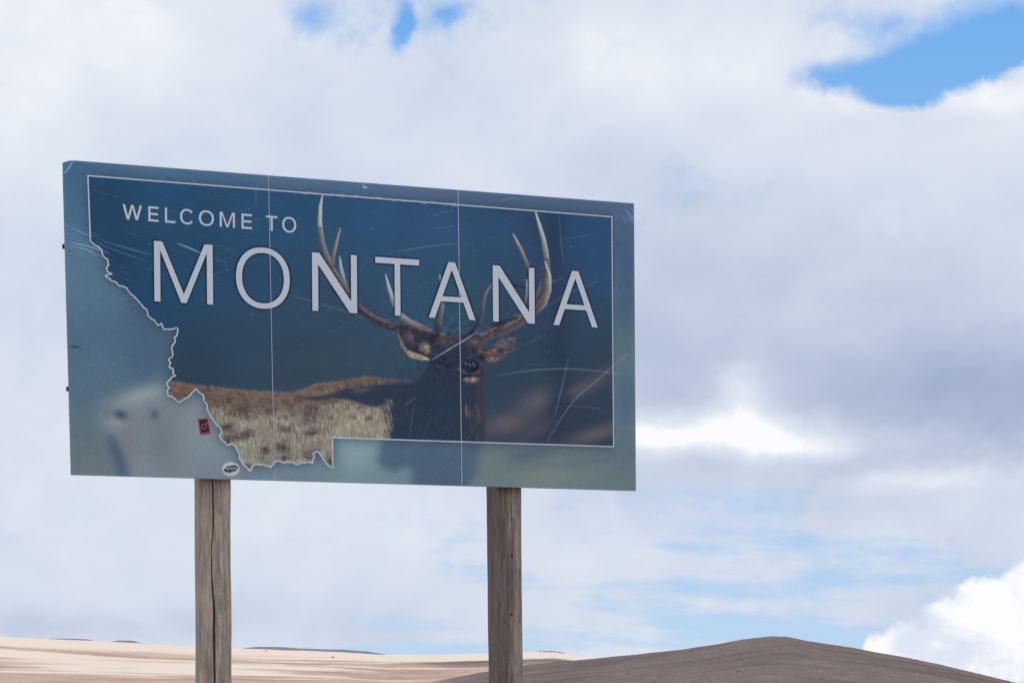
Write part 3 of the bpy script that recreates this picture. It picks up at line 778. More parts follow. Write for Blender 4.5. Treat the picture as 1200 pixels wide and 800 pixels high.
# ---- lettering geometry in the sign frame
def letter_loops(ch, wd, h, s):
    if ch == 'M':
        o = [(0, 0), (0, h), (1.38 * s, h), (wd / 2, 0.145 * h), (wd - 1.38 * s, h), (wd, h), (wd, 0), (wd - s, 0), (wd - s, 0.86 * h), (wd / 2 + 0.44 * s, 0), (wd / 2 - 0.44 * s, 0), (s, 0.86 * h), (s, 0)]
        return [o[::-1]]
    if ch == 'N':
        return [[(0, 0), (s, 0), (s, 0.80 * h), (wd - 1.22 * s, 0), (wd, 0), (wd, h), (wd - s, h), (wd - s, 0.20 * h), (1.22 * s, h), (0, h)]]
    if ch == 'T':
        return [[(wd / 2 - s / 2, 0), (wd / 2 + s / 2, 0), (wd / 2 + s / 2, h - s), (wd, h - s), (wd, h), (0, h), (0, h - s), (wd / 2 - s / 2, h - s)]]
    if ch == 'E':
        return [[(0, 0), (wd, 0), (wd, s), (s, s), (s, h / 2 - s / 2), (wd * .94, h / 2 - s / 2), (wd * .94, h / 2 + s / 2), (s, h / 2 + s / 2), (s, h - s), (wd, h - s), (wd, h), (0, h)]]
    if ch == 'L':
        return [[(0, 0), (wd, 0), (wd, s), (s, s), (s, h), (0, h)]]
    if ch == 'A':
        hb, ht = 0.30 * h, 0.30 * h + 0.86 * s
        tl, tr = wd / 2 - 0.62 * s, wd / 2 + 0.62 * s
        ix = 1.12 * s; apex = h * 0.865
        def inner(y): return ix + (wd / 2 - ix) * y / apex
        o = [(0, 0), (ix, 0), (inner(hb), hb), (wd - inner(hb), hb), (wd - ix, 0), (wd, 0), (tr, h), (tl, h)]
        hole = [(inner(ht), ht), (wd / 2, apex), (wd - inner(ht), ht)]
        return [o, hole]
    if ch == 'W':
        a, b, c = wd * 0.27, wd * 0.5, wd * 0.73; q = 0.55 * s
        return [[(a - q, 0), (a + q, 0), (b, 0.80 * h), (c - q, 0), (c + q, 0), (wd, h), (wd - 1.12 * s, h), (c, 0.24 * h), (b + q, h), (b - q, h), (a, 0.24 * h), (1.12 * s, h), (0, h)]]
    if ch in 'OC':
        n = 64
        def ell(rx, ry, t): 
            e = 0.93
            return (wd / 2 + rx * math.copysign(abs(math.cos(t)) ** e, math.cos(t)), h / 2 + ry * math.copysign(abs(math.sin(t)) ** e, math.sin(t)))
        R, r2 = (wd / 2, h / 2), (wd / 2 - s * 1.02, h / 2 - s * 0.9)
        if ch == 'O':
            ts = [2 * math.pi * k / n for k in range(n)]
            return [[ell(*R, t) for t in ts], [ell(*r2, t) for t in ts[::-1]]]
        ts = [math.radians(36 + (324 - 36) * k / n) for k in range(n + 1)]
        return [[ell(*R, t) for t in ts] + [ell(*r2, t) for t in ts[::-1]]]

def flat_solid(name, loops, depth, y0, place):
    """thin sheet cut to loops (first outer, then holes), its face at y0 in front"""
    vs = [[Vector((x, z, 0)) for x, z in lp] for lp in loops]
    tri = tessellate_polygon(vs)
    flat = [p for lp in loops for p in lp]
    nv = len(flat)
    verts = [place(x, z, y0) for x, z in flat] + [place(x, z, y0 + depth) for x, z in flat]
    faces = []
    for t in tri:
        a, b, c = (flat[i] for i in t)
        if (b[0] - a[0]) * (c[1] - a[1]) - (b[1] - a[1]) * (c[0] - a[0]) < 0: t = t[::-1]
        faces.append(tuple(t))
    k = 0
    for lp in loops:
        n = len(lp)
        for i in range(n): faces.append((k + i, k + (i + 1) % n, nv + k + (i + 1) % n, nv + k + i))
        k += n
    return mesh_from(name, verts, faces)

glyphs = [('M', 180.8, 249.5, 'big'), ('O', 276.6, 339.6, 'big'), ('N', 365.8, 418.3, 'big'), ('T', 440, 491.3, 'big'), ('A', 502, 556.8, 'big'), ('N', 577.5, 626.3, 'big'), ('A', 648, 700, 'big'),
          ('W', 143.8, 166.4, 's'), ('E', 173.8, 185.8, 's'), ('L', 193.3, 205.5, 's'), ('C', 211, 227.2, 's'), ('O', 233, 250.6, 's'), ('M', 257.4, 275.2, 's'), ('E', 283, 295.2, 's'),
          ('T', 311.5, 325, 's'), ('O', 330.6, 347, 's')]
base_big = px_local([181, 249, 365.8, 418, 465, 502, 577.5, 626, 700], [352.5, 356.5, 364.3, 367, 370.5, 372.5, 376.8, 379, 383])
top_big = px_local([181, 249, 367, 440, 491, 578], [282.5, 286.5, 295.8, 301.2, 304.5, 310.5])
base_s = px_local([150, 175, 206, 276, 324], [257.6, 259.6, 261.2, 267, 271.5])
top_s = px_local([145, 174, 193, 275, 311], [239.6, 241.6, 243.2, 249.4, 252.6])
fit_bb = np.polyfit(base_big[:, 0], base_big[:, 2], 1); fit_bt = np.polyfit(top_big[:, 0], top_big[:, 2], 1)
fit_sb = np.polyfit(base_s[:, 0], base_s[:, 2], 1); fit_st = np.polyfit(top_s[:, 0], top_s[:, 2], 1)

let_mat, lt, lb = material('white_vinyl', None, 0.5, 0.3)
X.tree = lt
cv = obj_coord(lt)
wear = smooth(0.62, 0.78, noise(cv, 30.0, 6, 0.7))
lt.links.new(mix(wear * 0.35, (0.86, 0.93, 0.97), (0.72, 0.79, 0.86)), lb.inputs['Base Color'])

PARTS = []
halo = np.zeros(PX.shape)
FACE_Y = 0.0
for ch, ul, ur, size in glyphs:
    fb, ft = (fit_bb, fit_bt) if size == 'big' else (fit_sb, fit_st)
    vm = 335 if size == 'big' else 255
    xl, xr = px_local([ul, ur], [vm, vm])[:, 0]
    wd = xr - xl
    z0 = np.polyval(fb, (xl + xr) / 2); h = np.polyval(ft, (xl + xr) / 2) - z0
    s = (0.0360 if ch != 'N' else 0.0378)
    if size == 's': s = 0.0124
    over = 0.018 * h if ch in 'OC' else 0.0
    loops = letter_loops(ch, wd, h + 2 * over, s)
    slope = fb[0]
    place = lambda x, z, y, xl=xl, z0=z0, over=over, slope=slope, wd=wd: (xl + x, y, z0 - over + z + slope * (x - wd / 2))
    PARTS.append(('letter', flat_solid('letter', loops, 0.0012, -0.0014, place), let_mat))
    # printed dark edging round the big letters
    if size == 'big':
        hm = np.zeros(PX.shape)
        for li, lp in enumerate(loops):
            P = np.array([place(x, z, 0) for x, z in lp])
            W_ = BASE + P[:, :1] * A + P[:, 2:] * UPV
            q = W_ - np.array([0, 0, EYE]); a_, b_ = q[:, 0] / q[:, 1] * F, -q[:, 2] / q[:, 1] * F
            c_, s_ = math.cos(ROLL), math.sin(ROLL)
            m_ = poly(np.stack([U0 + c_ * a_ - s_ * b_, V0 + s_ * a_ + c_ * b_], 1), 0)
            hm = np.abs(hm - m_) if li else m_
        halo = np.maximum(halo, np.clip(gblur(hm, 1.3) * 4.0, 0, 1))
IMG[:] = IMG * (1 - 0.85 * halo[..., None]) + np.array((22, 34, 52)) * 0.85 * halo[..., None]

# ---- scratches and wear in the print
def curve(pts):
    if len(pts) < 3: return pts
    P = np.array([pts[0]] + list(pts) + [pts[-1]], float); o_ = []
    for a, b, c, d in zip(P, P[1:], P[2:], P[3:]):
        for t in np.linspace(0, 1, 5)[:-1]:
            o_.append(0.5 * (2 * b + (c - a) * t + (2 * a - 5 * b + 4 * c - d) * t * t + (3 * b - a - 3 * c + d) * t ** 3))
    return o_ + [P[-1]]
def scratch(pts, wdt, al, c=(176, 194, 212)):
    pts = curve(pts)
    stroke(IMG, pts, [wdt * 0.4, wdt, wdt, wdt * 0.3], c, al, 1.1)
for pts, wd_, al in [([(208, 285), (222, 290.5), (237, 297.5)], 1.3, .75), ([(249, 302), (266, 308)], 1.0, .4), ([(122, 283), (150, 291), (180, 299)], 1.1, .4), ([(84, 284), (105, 289), (128, 297)], 1.6, .5),
                     ([(80, 287), (100, 292), (112, 296)], 1.3, .45), ([(112, 283), (140, 295), (172, 306)], 0.9, .3), ([(507, 421), (535, 404), (560, 388)], 1.5, .7), ([(525, 404), (536, 398)], 1.2, .5),
                     ([(475, 475), (487, 466)], 1.1, .55), ([(455, 480), (470, 471)], 0.8, .35), ([(585, 440), (620, 434), (660, 432), (690, 433.5), (728, 438)], 1.0, .42), ([(666, 420), (659, 450), (650, 488)], 0.9, .42),
                     ([(735, 415), (700, 445), (670, 472), (640, 518)], 1.0, .42), ([(508, 253), (530, 246)], 1.1, .45), ([(512, 268), (532, 264)], 0.9, .4), ([(466, 295), (500, 289), (536, 285)], 0.9, .32),
                     ([(490, 336), (515, 325)], 0.8, .3), ([(338, 345), (372, 355), (412, 367), (440, 376)], 0.8, .3), ([(390, 388), (420, 372)], 0.7, .22), ([(640, 332), (660, 326)], 1.2, .5),
                     ([(600, 410), (640, 392)], 0.9, .35), ([(640, 360), (664, 345), (700, 330)], 0.8, .28), ([(660, 281), (690, 275)], 0.8, .3), ([(655, 252), (657, 280), (660, 310)], 1.3, .18),
                     ([(585, 236), (596, 232.5), (610, 233.5)], 1.0, .35), ([(486, 473), (483, 490), (480, 512)], 0.9, .25), ([(655, 476), (680, 476), (702, 479), (718, 486)], 0.7, .22),
                     ([(300, 219), (300.3, 238)], 1.2, .45), ([(226, 209), (228, 214)], .8, .3), ([(74, 262), (95, 272), (103, 276)], 1.0, .35), ([(77, 296), (92, 300)], 1.2, .35)]:
    scratch(pts, wd_, al)
r_ = np.random.default_rng(77)
for k in range(46):
    x, y = r_.uniform(90, 300), r_.uniform(215, 340); a = r_.choice([0.35, -0.5]) + r_.normal(0, 0.1); L = r_.uniform(12, 46)
    scratch([(x, y), (x + L * .5 * math.cos(a), y + L * .5 * math.sin(a) + r_.normal(0, .5)), (x + L * math.cos(a), y + L * math.sin(a))], r_.uniform(0.5, 0.8), r_.uniform(0.05, 0.16))
for k in range(26):
    x, y = r_.uniform(74, 110), r_.uniform(268, 300); L = r_.uniform(6, 22)
    scratch([(x, y), (x + L * 0.93, y + L * 0.36)], r_.uniform(0.5, 1.0), r_.uniform(0.15, 0.4))
for k in range(60):
    x, y = r_.uniform(380, 740), r_.uniform(245, 560); a = r_.choice([-0.45, -0.5, -1.2, 0.15]) + r_.normal(0, 0.15); L = r_.uniform(10, 50)
    scratch([(x, y), (x + L * .5 * math.cos(a), y + L * .5 * math.sin(a) + r_.normal(0, .8)), (x + L * math.cos(a), y + L * math.sin(a))], r_.uniform(0.4, 0.7), r_.uniform(0.04, 0.13))
for k in range(70):
    x, y = r_.uniform(80, 740), r_.uniform(200, 565)
    stroke(IMG, [(x, y), (x + r_.uniform(-1, 1), y + r_.uniform(-1, 1))], [0.9], (170, 188, 206), r_.uniform(0.15, 0.5), 1.0)
for k in range(16):        # rubbed top right corner
    x, y = r_.uniform(728, 741), r_.uniform(243, 256); scratch([(x, y), (x + 5, y + 7)], 0.9, .35)
stroke(IMG, [(85.5, 188), (82, 195), (77.5, 201), (74, 203)], [1, 1.5, 1.4, 0.8], (176, 194, 212), 0.65, 1.1)
stroke(IMG, [(82, 406.5), (88, 406), (95, 407.5)], [1, 2.6, 1], (40, 54, 76), 0.8, 1.2)
stroke(IMG, [(425.6, 217.5), (427, 220), (430, 219.6)], [1.2, 1.6, 1.2], (196, 208, 222), 0.8, 0.9)
# flaked paint along the upper rule
for k in range(60):
    x = r_.uniform(345, 545); y = np.interp(x, [103, 717], [206, 254.2]) + r_.normal(0.4, 0.9)
    stroke(IMG, [(x, y), (x + r_.uniform(2, 7), y + r_.uniform(-.2, .9))], [0.6, 1.3, 0.5], (200, 210, 226) if r_.random() < .75 else (30, 42, 58), 0.6, 1.0)
# weathering along the rim
rim = np.minimum(np.minimum(S, 1 - S) * 670, np.minimum(T, 1 - T) * 350)
IMG[:] = IMG * (1 - (np.exp(-rim / 1.4) * 0.35 * fbm(PX / 8, PY / 8, 3, 91))[..., None]) + np.array((150, 165, 178)) * (np.exp(-rim / 1.4) * 0.35 * fbm(PX / 8, PY / 8, 3, 91))[..., None]

LIGHT_ON_FACE = np.array((0.47, 0.455, 0.485))
albedo = np.clip((to_lin(IMG) - 0.0055) / LIGHT_ON_FACE, 0.004, 0.9)

# ---- three sheet panels
print_mat, pt, pb = material('printed_sheet', None, 0.42, 0.22)
X.tree = pt
pa = pt.nodes.new('ShaderNodeAttribute'); pa.attribute_name = 'tint'
pt.links.new(pa.outputs['Color'], pb.inputs['Base Color'])
pcv = obj_coord(pt)
rough = noise(pcv, 14.0, 5, 0.6)
pt.links.new((rough * 0.25 + 0.34).s, pb.inputs['Roughness'])
bumped(pt, pb, noise(pcv, 2.2, 3, 0.5), 0.12, 0.03)

L3 = px_local(PX, PY)
waves = np.zeros(S.shape)
cut = [0, 289, 572, NX - 1]          # columns at which the sheets meet
def panel(c0, c1, first, last):
    xs, zs, ys = L3[:, c0:c1 + 1, 0].copy(), L3[:, c0:c1 + 1, 2].copy(), waves[:, c0:c1 + 1].copy()
    g = 0.0022
    span = xs[:, -1:] - xs[:, :1]; t = (xs - xs[:, :1]) / span
    xs += (0 if first else g) * (1 - t) - (0 if last else g) * t
    if first:       # the upper corner is bent back and clipped
        d = np.hypot(PX[:, c0:c1 + 1] - 73, (PY[:, c0:c1 + 1] - 187))
        k = np.clip(1 - d / 13, 0, 1); ys += 0.012 * k ** 1.3; zs -= 0.016 * k ** 1.5; xs += 0.003 * k
    ny, nx = xs.shape
    v = np.stack([xs, ys, zs], -1).reshape(-1, 3)
    i = np.arange(ny * nx).reshape(ny, nx)
    q = np.stack([i[:-1, :-1], i[1:, :-1], i[1:, 1:], i[:-1, 1:]], -1).reshape(-1, 4)
    ring = np.concatenate([i[0, :-1], i[:-1, -1], i[-1, :0:-1], i[:0:-1, 0]])
    rv = v[ring] + np.array((0, 0.004, 0)); n0 = len(v); m = len(ring)
    rn = np.roll(np.arange(m), -1)
    side = np.stack([ring, ring[rn], n0 + rn, n0 + np.arange(m)], -1)
    n1 = n0 + m
    v = np.concatenate([v, rv, rv])       # a second ring so that the edge shows bare metal
    side2 = side.copy()
    verts = v
    me = mesh_np('panel', verts, np.concatenate([q, side]))
    c = np.concatenate([albedo[:, c0:c1 + 1].reshape(-1, 3), np.full((m, 3), 0.35), np.full((m, 3), 0.35)])
    set_color(me, c)
    return me
for k in range(3):
    PARTS.append(('panel', panel(cut[k], cut[k + 1], k == 0, k == 2), print_mat))

def box(name, x0, x1, y0, y1, z0, z1):
    v = [(x, y, z) for x in (x0, x1) for y in (y0, y1) for z in (z0, z1)]
    return mesh_from(name, v, [(0, 1, 3, 2), (4, 6, 7, 5), (0, 4, 5, 1), (2, 3, 7, 6), (0, 2, 6, 4), (1, 5, 7, 3)])

alu, _, _ = material('weathered_aluminium', (0.78, 0.86, 0.95), 0.5, 0.5, 0.0)
steel, _, _ = material('dark_steel', (0.05, 0.05, 0.055), 0.6, 0.4, 0.3)
back, _, _ = material('sheet_back', (0.32, 0.33, 0.34), 0.55, 0.5, 0.4)
# light strip of bare metal at each joint
for c in cut[1:-1]:
    a, b = L3[0, c], L3[-1, c]
    wv = 0.0014 if c == cut[1] else 0.0017
    PARTS.append(('joint_strip', mesh_from('joint_strip', [(p[0] + dx_, y, p[2] + e) for p, e in ((a, -0.002), (b, 0.002)) for y in (-0.0022, 0.006) for dx_ in (-wv, wv)],
                  [(0, 1, 5, 4), (1, 3, 7, 5), (3, 2, 6, 7), (2, 0, 4, 6), (0, 2, 3, 1), (4, 5, 7, 6)]), alu))
# backing sheet and two rails behind, whose ends show past the left edge
cl, cr = L3[0, 0], L3[-1, -1]
zt, zb = L3[0, NX // 2][2], L3[-1, NX // 2][2]
bsh = [L3[0, 0], L3[0, -1], L3[-1, -1], L3[-1, 0]]
cx_, cz_ = np.mean([p[0] for p in bsh]), np.mean([p[2] for p in bsh])
bq = [(cx_ + (p[0] - cx_) * 0.985, cz_ + (p[2] - cz_) * 0.97) for p in bsh]
PARTS.append(('backing_sheet', mesh_from('backing_sheet', [(x, y, z) for y in (0.006, 0.016) for x, z in bq],
              [(3, 2, 1, 0), (4, 5, 6, 7), (0, 1, 5, 4), (1, 2, 6, 5), (2, 3, 7, 6), (3, 0, 4, 7)]), back))
for (ul, vl) in ((75.5, 288), (80.2, 455)):
    p = px_local(np.array([ul]), np.array([vl]))[0]
    PARTS.append(('rail', box('rail', p[0] - 0.008, bq[1][0] - 0.02, 0.018, 0.028, p[2] - 0.013, p[2] + 0.013), steel))

# raised white rule following the outline
ol = px_local(np.array([p[0] for p in border + border[:1]]), np.array([p[1] for p in border + border[:1]]))[:, [0, 2]]
def ribbon(pts, wd_, y):
    pts = np.asarray(pts); n = len(pts) - 1      # closed
    P = pts[:-1]; prev = np.roll(P, 1, 0); nxt = np.roll(P, -1, 0)
    d1 = P - prev; d1 /= np.linalg.norm(d1, axis=1)[:, None]; d2 = nxt - P; d2 /= np.linalg.norm(d2, axis=1)[:, None]
    n1 = np.stack([-d1[:, 1], d1[:, 0]], 1); n2 = np.stack([-d2[:, 1], d2[:, 0]], 1)
    mv = n1 + n2; mv /= np.maximum(np.linalg.norm(mv, axis=1), 0.3)[:, None]
    k = 1 / np.clip((mv * n1).sum(1), 0.55, 1)
    wv = wd_ * (0.85 + 0.3 * rng.random(n))
    o = mv * (wv * k / 2)[:, None]
    v = [(a[0], y, a[1]) for a in P - o] + [(a[0], y, a[1]) for a in P + o]
    f = [(i, (i + 1) % n, n + (i + 1) % n, n + i) for i in range(n)]
    return mesh_from('outline_rule', v, f)
PARTS.append(('outline_rule', ribbon(ol, 0.0078, -0.0010), let_mat))

# ---- stickers
st_dark, _, _ = material('black_sticker', (0.020, 0.018, 0.028), 0.4, 0.4)
st_red, _, _ = material('red_sticker_ink', (0.62, 0.10, 0.10), 0.45, 0.3)
st_white, _, _ = material('white_sticker', (0.88, 0.92, 0.95), 0.4, 0.4)
st_ink, _, _ = material('dark_sticker_ink', (0.07, 0.075, 0.12), 0.5, 0.3)
def px_poly(name, loops, depth, y0):
    ll = []
    for lp in loops:
        q = px_local(np.array([p[0] for p in lp]), np.array([p[1] for p in lp])); lp2 = [(a[0], a[2]) for a in q]
        ll.append(lp2)
    ar = sum(a[0] * b[1] - a[1] * b[0] for a, b in zip(ll[0], ll[0][1:] + ll[0][:1]))
    if ar < 0: ll = [l[::-1] for l in ll]
    return flat_solid(name, ll, depth, y0, lambda x, z, y: (x, y, z))

# ---- wooden posts
wood, wt_, wb_ = material('weathered_timber', None, 0.85, 0.2)
X.tree = wt_
wa = wt_.nodes.new('ShaderNodeAttribute'); wa.attribute_name = 'tint'
g1 = noise(obj_coord(wt_, (1, 1, 0.07)), 150.0, 6, 0.65)
g2 = noise(obj_coord(wt_, (1, 1, 0.04)), 480.0, 4, 0.6)
grain = mix(smooth(0.30, 0.72, g1 * 0.65 + g2 * 0.35), (0.62, 0.60, 0.58), (1.25, 1.25, 1.27))
mm = wt_.nodes.new('ShaderNodeMix'); mm.data_type = 'RGBA'; mm.blend_type = 'MULTIPLY'; mm.inputs[0].default_value = 1.0
wt_.links.new(wa.outputs['Color'], mm.inputs[6]); wt_.links.new(grain, mm.inputs[7])
wt_.links.new(mm.outputs[2], wb_.inputs['Base Color'])
bumped(wt_, wb_, g1 + g2 * 0.6, 0.55, 0.004)

def make_post(front_x, wd_, top_z, tiltx, crack, knots, holes, seed, twist, grey):
    """square timber; crack = list of (z, fraction across front)"""
    nper = 300
    zz = np.concatenate([np.linspace(-0.6, 1.35, 40), np.linspace(1.36, top_z, 620)])
    # perimeter of a rounded square, starting mid back
    t = np.linspace(0, 1, nper, endpoint=False)
    ang = t * 2 * math.pi
    p_ = 14.0
    # denser sampling on the front: walk by arc length of a superellipse
    aa = np.linspace(0, 2 * math.pi, 4000, endpoint=False)
    ex = np.sign(np.cos(aa)) * np.abs(np.cos(aa)) ** (2 / p_); ey = np.sign(np.sin(aa)) * np.abs(np.sin(aa)) ** (2 / p_)
    seg = np.hypot(np.diff(np.append(ex, ex[0])), np.diff(np.append(ey, ey[0]))) * np.where(ey < -0.9, 2.6, np.where(ex < -0.9, 1.6, 0.6))
    cum = np.concatenate([[0], np.cumsum(seg)]); L = cum[-1]
    bx = np.interp(t * L, cum, np.append(ex, ex[0])); by = np.interp(t * L, cum, np.append(ey, ey[0]))
    Zm, BX = np.meshgrid(zz, bx, indexing='ij'); _, BY = np.meshgrid(zz, by, indexing='ij')
    hw = wd_ / 2
    arc = np.cumsum(np.hypot(np.diff(np.append(bx, bx[0])), np.diff(np.append(by, by[0])))) * hw
    ARC = np.broadcast_to(arc, Zm.shape)
    warp_ = (fbm(Zm * 1.1, Zm * 0 + seed, 3, seed) - 0.5)
    bulge = 1 + 0.05 * (fbm(Zm * 2.0, ARC * 9, 3, seed + 3) - 0.5) + 0.02 * (fbm(Zm * 9, ARC * 60, 3, seed + 5) - 0.5)
    x = BX * hw * bulge; y = BY * hw * bulge
    front = BY < -0.85
    # colour: grey-brown, run along the grain that bends round the knots
    gshift = np.zeros(Zm.shape)
    kmask = np.zeros(Zm.shape); ring = np.zeros(Zm.shape)
    for (kz, kf, kr, ks) in knots:
        kx = (kf * 2 - 1) * hw
        ddx, ddz = x - kx, (Zm - kz) / 1.9
        d = np.hypot(ddx, ddz) + 1e-5
        inf = np.exp(-(d / (kr * 2.6)) ** 2) * front
        gshift += np.sign(ddx) * kr * 0.9 * np.exp(-(ddz / (kr * 1.6)) ** 2) * np.exp(-np.abs(ddx) / (kr * 2)) * front
        kmask = np.maximum(kmask, ks * np.exp(-(d / kr) ** 4) * front)
        ring += inf * np.sin(d / kr * 11 + 3 * fbm(x * 90, Zm * 40, 2, seed + 9)) * 0.5
    gx_ = (ARC - gshift) * 1.0 + 0.012 * (fbm(Zm * 1.5, ARC * 5, 3, seed + 11) - 0.5)
    g = fbm(gx_ * 70, Zm * 4.5, 5, seed + 20, 0.6); g2_ = fbm(gx_ * 300, Zm * 16, 4, seed + 30, 0.6); patch = fbm(gx_ * 24, Zm * 4.5, 5, seed + 40, 0.6)
    warm = np.array((0.60, 0.46, 0.325)); cool = np.array((0.44, 0.39, 0.345)); dark = np.array((0.20, 0.15, 0.115))
    c = warm * (1 - grey) + cool * grey
    c = c[None, None] * (1 - 0.0) + np.zeros(Zm.shape + (3,))
    pm = sstep(0.45, 0.68, patch)[..., None]
    c = c * (1 - pm * 0.7) + cool * 1.12 * pm * 0.7
    c = c * (0.50 + 1.0 * g[..., None]) * (0.80 + 0.40 * g2_[..., None])
    dm = (sstep(0.58, 0.72, fbm(gx_ * 60, Zm * 3.0, 5, seed + 50, 0.6)) * (0.7 + 0.6 * (grey > 0.5)))[..., None]
    c = c * (1 - dm * 0.55) + dark * dm * 0.55
    c = c * (1 + 0.42 * ring[..., None])
    c = c * (1 - 0.65 * kmask[..., None]) + np.array((0.30, 0.31, 0.33)) * 0.65 * kmask[..., None]
    if grey > 0.4:     # shade painted into the wood colour down the left side
        side_shade = sstep(0.12, -0.16, BX * 0.5 + (fbm(gx_ * 30, Zm * 3.5, 4, seed + 70) - 0.5) * 0.7 + 0.10 * np.sin(Zm * 2.1))[..., None]
        c = c * (1 - side_shade * 0.5) + np.array((0.135, 0.125, 0.125)) * side_shade * 0.3
    if crack:
        czs, cfs, cws = (np.array([q[i] for q in crack], float) for i in range(3))
        cf = np.interp(Zm, czs[::-1], cfs[::-1]); cw = np.interp(Zm, czs[::-1], cws[::-1])
        cf = cf + 0.018 * (fbm(Zm * 16, Zm * 0, 3, seed + 60) - 0.5)
        dd = np.abs(x - (cf * 2 - 1) * hw)
        dep = np.clip(1 - dd / np.maximum(cw, 1e-4), 0, 1) * front
        y = y + 0.035 * dep * np.minimum(1, cw / 0.004)
        c = c * (1 - 0.75 * dep[..., None])
    for (hz, hf, hr) in holes:
        d = np.hypot(x - (hf * 2 - 1) * hw, (Zm - hz) / 1.5)
        dep = np.clip(1.25 - d / hr, 0, 1) * front
        y = y + 0.02 * dep; c = c * (1 - 0.9 * dep[..., None])
    ca, sa = math.cos(twist), math.sin(twist)
    xr, yr = x * ca - y * sa, x * sa + y * ca
    shift_y = 0.050 + hw * (ca + abs(sa))
    X3 = front_x + xr + (top_z - Zm) * tiltx + warp_ * 0.012
    Y3 = shift_y + yr
    n_z, n_p = Zm.shape
    i = np.arange(n_z * n_p).reshape(n_z, n_p); j = np.roll(i, -1, 1)
    q = np.stack([i[:-1], j[:-1], j[1:], i[1:]], -1).reshape(-1, 4)
    v = np.stack([X3, Y3, Zm], -1).reshape(-1, 3)
    # close the top
    half = n_p // 2
    capq = np.array([[i[-1, k], i[-1, k + 1], i[-1, n_p - 2 - k], i[-1, n_p - 1 - k]] for k in range(half - 1)])
    me = mesh_np('post', v, np.concatenate([q, capq]))
    set_color(me, np.clip(c * (0.80 if grey > 0.4 else 1.0), 0.01, 0.75).reshape(-1, 3))
    return me

def post_at(u, v): return px_local(np.array([u]), np.array([v]), -0.15)[0]
lp_t, lp_b = post_at(250.2, 566), post_at(251.2, 800)
rp_t, rp_b = post_at(588.8, 574), post_at(591.4, 800)
zpx = lambda v: float(px_local(np.array([250.0]), np.array([float(v)]), -0.066)[0, 2])
zpr = lambda v: float(px_local(np.array([592.0]), np.array([float(v)]), -0.066)[0, 2])
left_post = make_post(lp_t[0], 0.194, zpx(300), (lp_b[0] - lp_t[0]) / (lp_t[2] - lp_b[2]),
    [(zpx(555), .42, .0040), (zpx(600), .45, .0052), (zpx(620), .44, .0040), (zpx(645), .38, .0030), (zpx(680), .40, .0042), (zpx(712), .45, .0075), (zpx(760), .45, .0070), (zpx(820), .49, .0078), (0, .5, .004)],
    [(zpx(599), .66, .016, .8), (zpx(708), .64, .022, .9), (zpx(628), .80, .012, .4), (zpx(748), .80, .012, .5)], [], 3, math.radians(-6), 0.25)
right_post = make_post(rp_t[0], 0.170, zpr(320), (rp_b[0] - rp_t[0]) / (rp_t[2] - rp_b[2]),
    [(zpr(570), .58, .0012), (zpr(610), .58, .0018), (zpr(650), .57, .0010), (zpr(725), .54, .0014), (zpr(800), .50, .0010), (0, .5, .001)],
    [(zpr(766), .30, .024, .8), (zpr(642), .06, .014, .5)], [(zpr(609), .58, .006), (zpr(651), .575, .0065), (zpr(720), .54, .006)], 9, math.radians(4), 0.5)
PARTS.append(('post', left_post, wood))
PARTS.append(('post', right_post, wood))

for name, me, mat in PARTS:
    new_obj(name, me, mat, sign)

s1 = new_obj('sticker', px_poly('sticker', [[(231.7, 490.7), (243.7, 489.3), (247.0, 508.0), (234.7, 509.4)]], 0.0008, -0.0012), st_dark, sign, label='small black sticker with a red ring and arrow mark')
cq = (239.3, 499.4)
def circ(cx, cy, r, n=28, ry=None): return [(cx + r * math.cos(2 * math.pi * k / n), cy + (ry or r) * math.sin(2 * math.pi * k / n)) for k in range(n)]
new_obj('ring_mark', px_poly('ring_mark', [circ(239.1, 499.6, 3.3), circ(239.1, 499.6, 2.0)[::-1]], 0.0006, -0.0020), st_red, s1)
new_obj('arrow_mark', px_poly('arrow_mark', [[(240.6, 497.6), (241.7, 495.6), (240.6, 495.2), (243.2, 493.8), (243.2, 496.8), (242.5, 496.2), (241.5, 498.2)]], 0.0006, -0.0020), st_red, s1)
def quad_in(a, b):
    c = np.array([(231.7, 490.7), (243.7, 489.3), (247.0, 508.0), (234.7, 509.4)])
    f = lambda s, t: tuple((c[0] * (1 - s) + c[1] * s) * (1 - t) + (c[3] * (1 - s) + c[2] * s) * t)
    return f(a, b)
for lp in ([(0.0, 0.0), (0.10, 0.0), (0.10, 1.0), (0.0, 1.0)], [(0.10, 0.90), (1, 0.90), (1, 1), (0.10, 1)], [(0.90, 0), (1, 0), (1, .90), (0.90, .90)], [(0.10, 0), (0.90, 0), (0.90, .07), (0.10, .07)]):
    new_obj('red_edge', px_poly('red_edge', [[quad_in(*p) for p in lp]], 0.0006, -0.0020), st_red, s1)
s2 = new_obj('sticker', px_poly('sticker', [circ(270.4, 549.4, 10.3, 40, 8.3)], 0.0008, -0.0012), st_white, sign, label='small white oval sticker with dark scrawled print')
blot = [(270.6 + 8.3 * math.cos(a) * (0.86 + 0.22 * random.random()), 549.0 - 1.0 * math.cos(a) + 4.6 * math.sin(a) * (0.75 + 0.4 * random.random())) for a in [2 * math.pi * k / 22 for k in range(22)]]
new_obj('print_mark', px_poly('print_mark', [blot], 0.0006, -0.0020), st_ink, s2)
for k in range(9):
    a, b = 264 + k * 1.5, 547.8 + (k % 3) * 1.1 - k * 0.08
    new_obj('white_scrawl', px_poly('white_scrawl', [[(a, b), (a + 0.7, b - 1.4), (a + 1.3, b + 0.2), (a + 0.5, b + 1.3)]], 0.0005, -0.0027), st_white, s2)

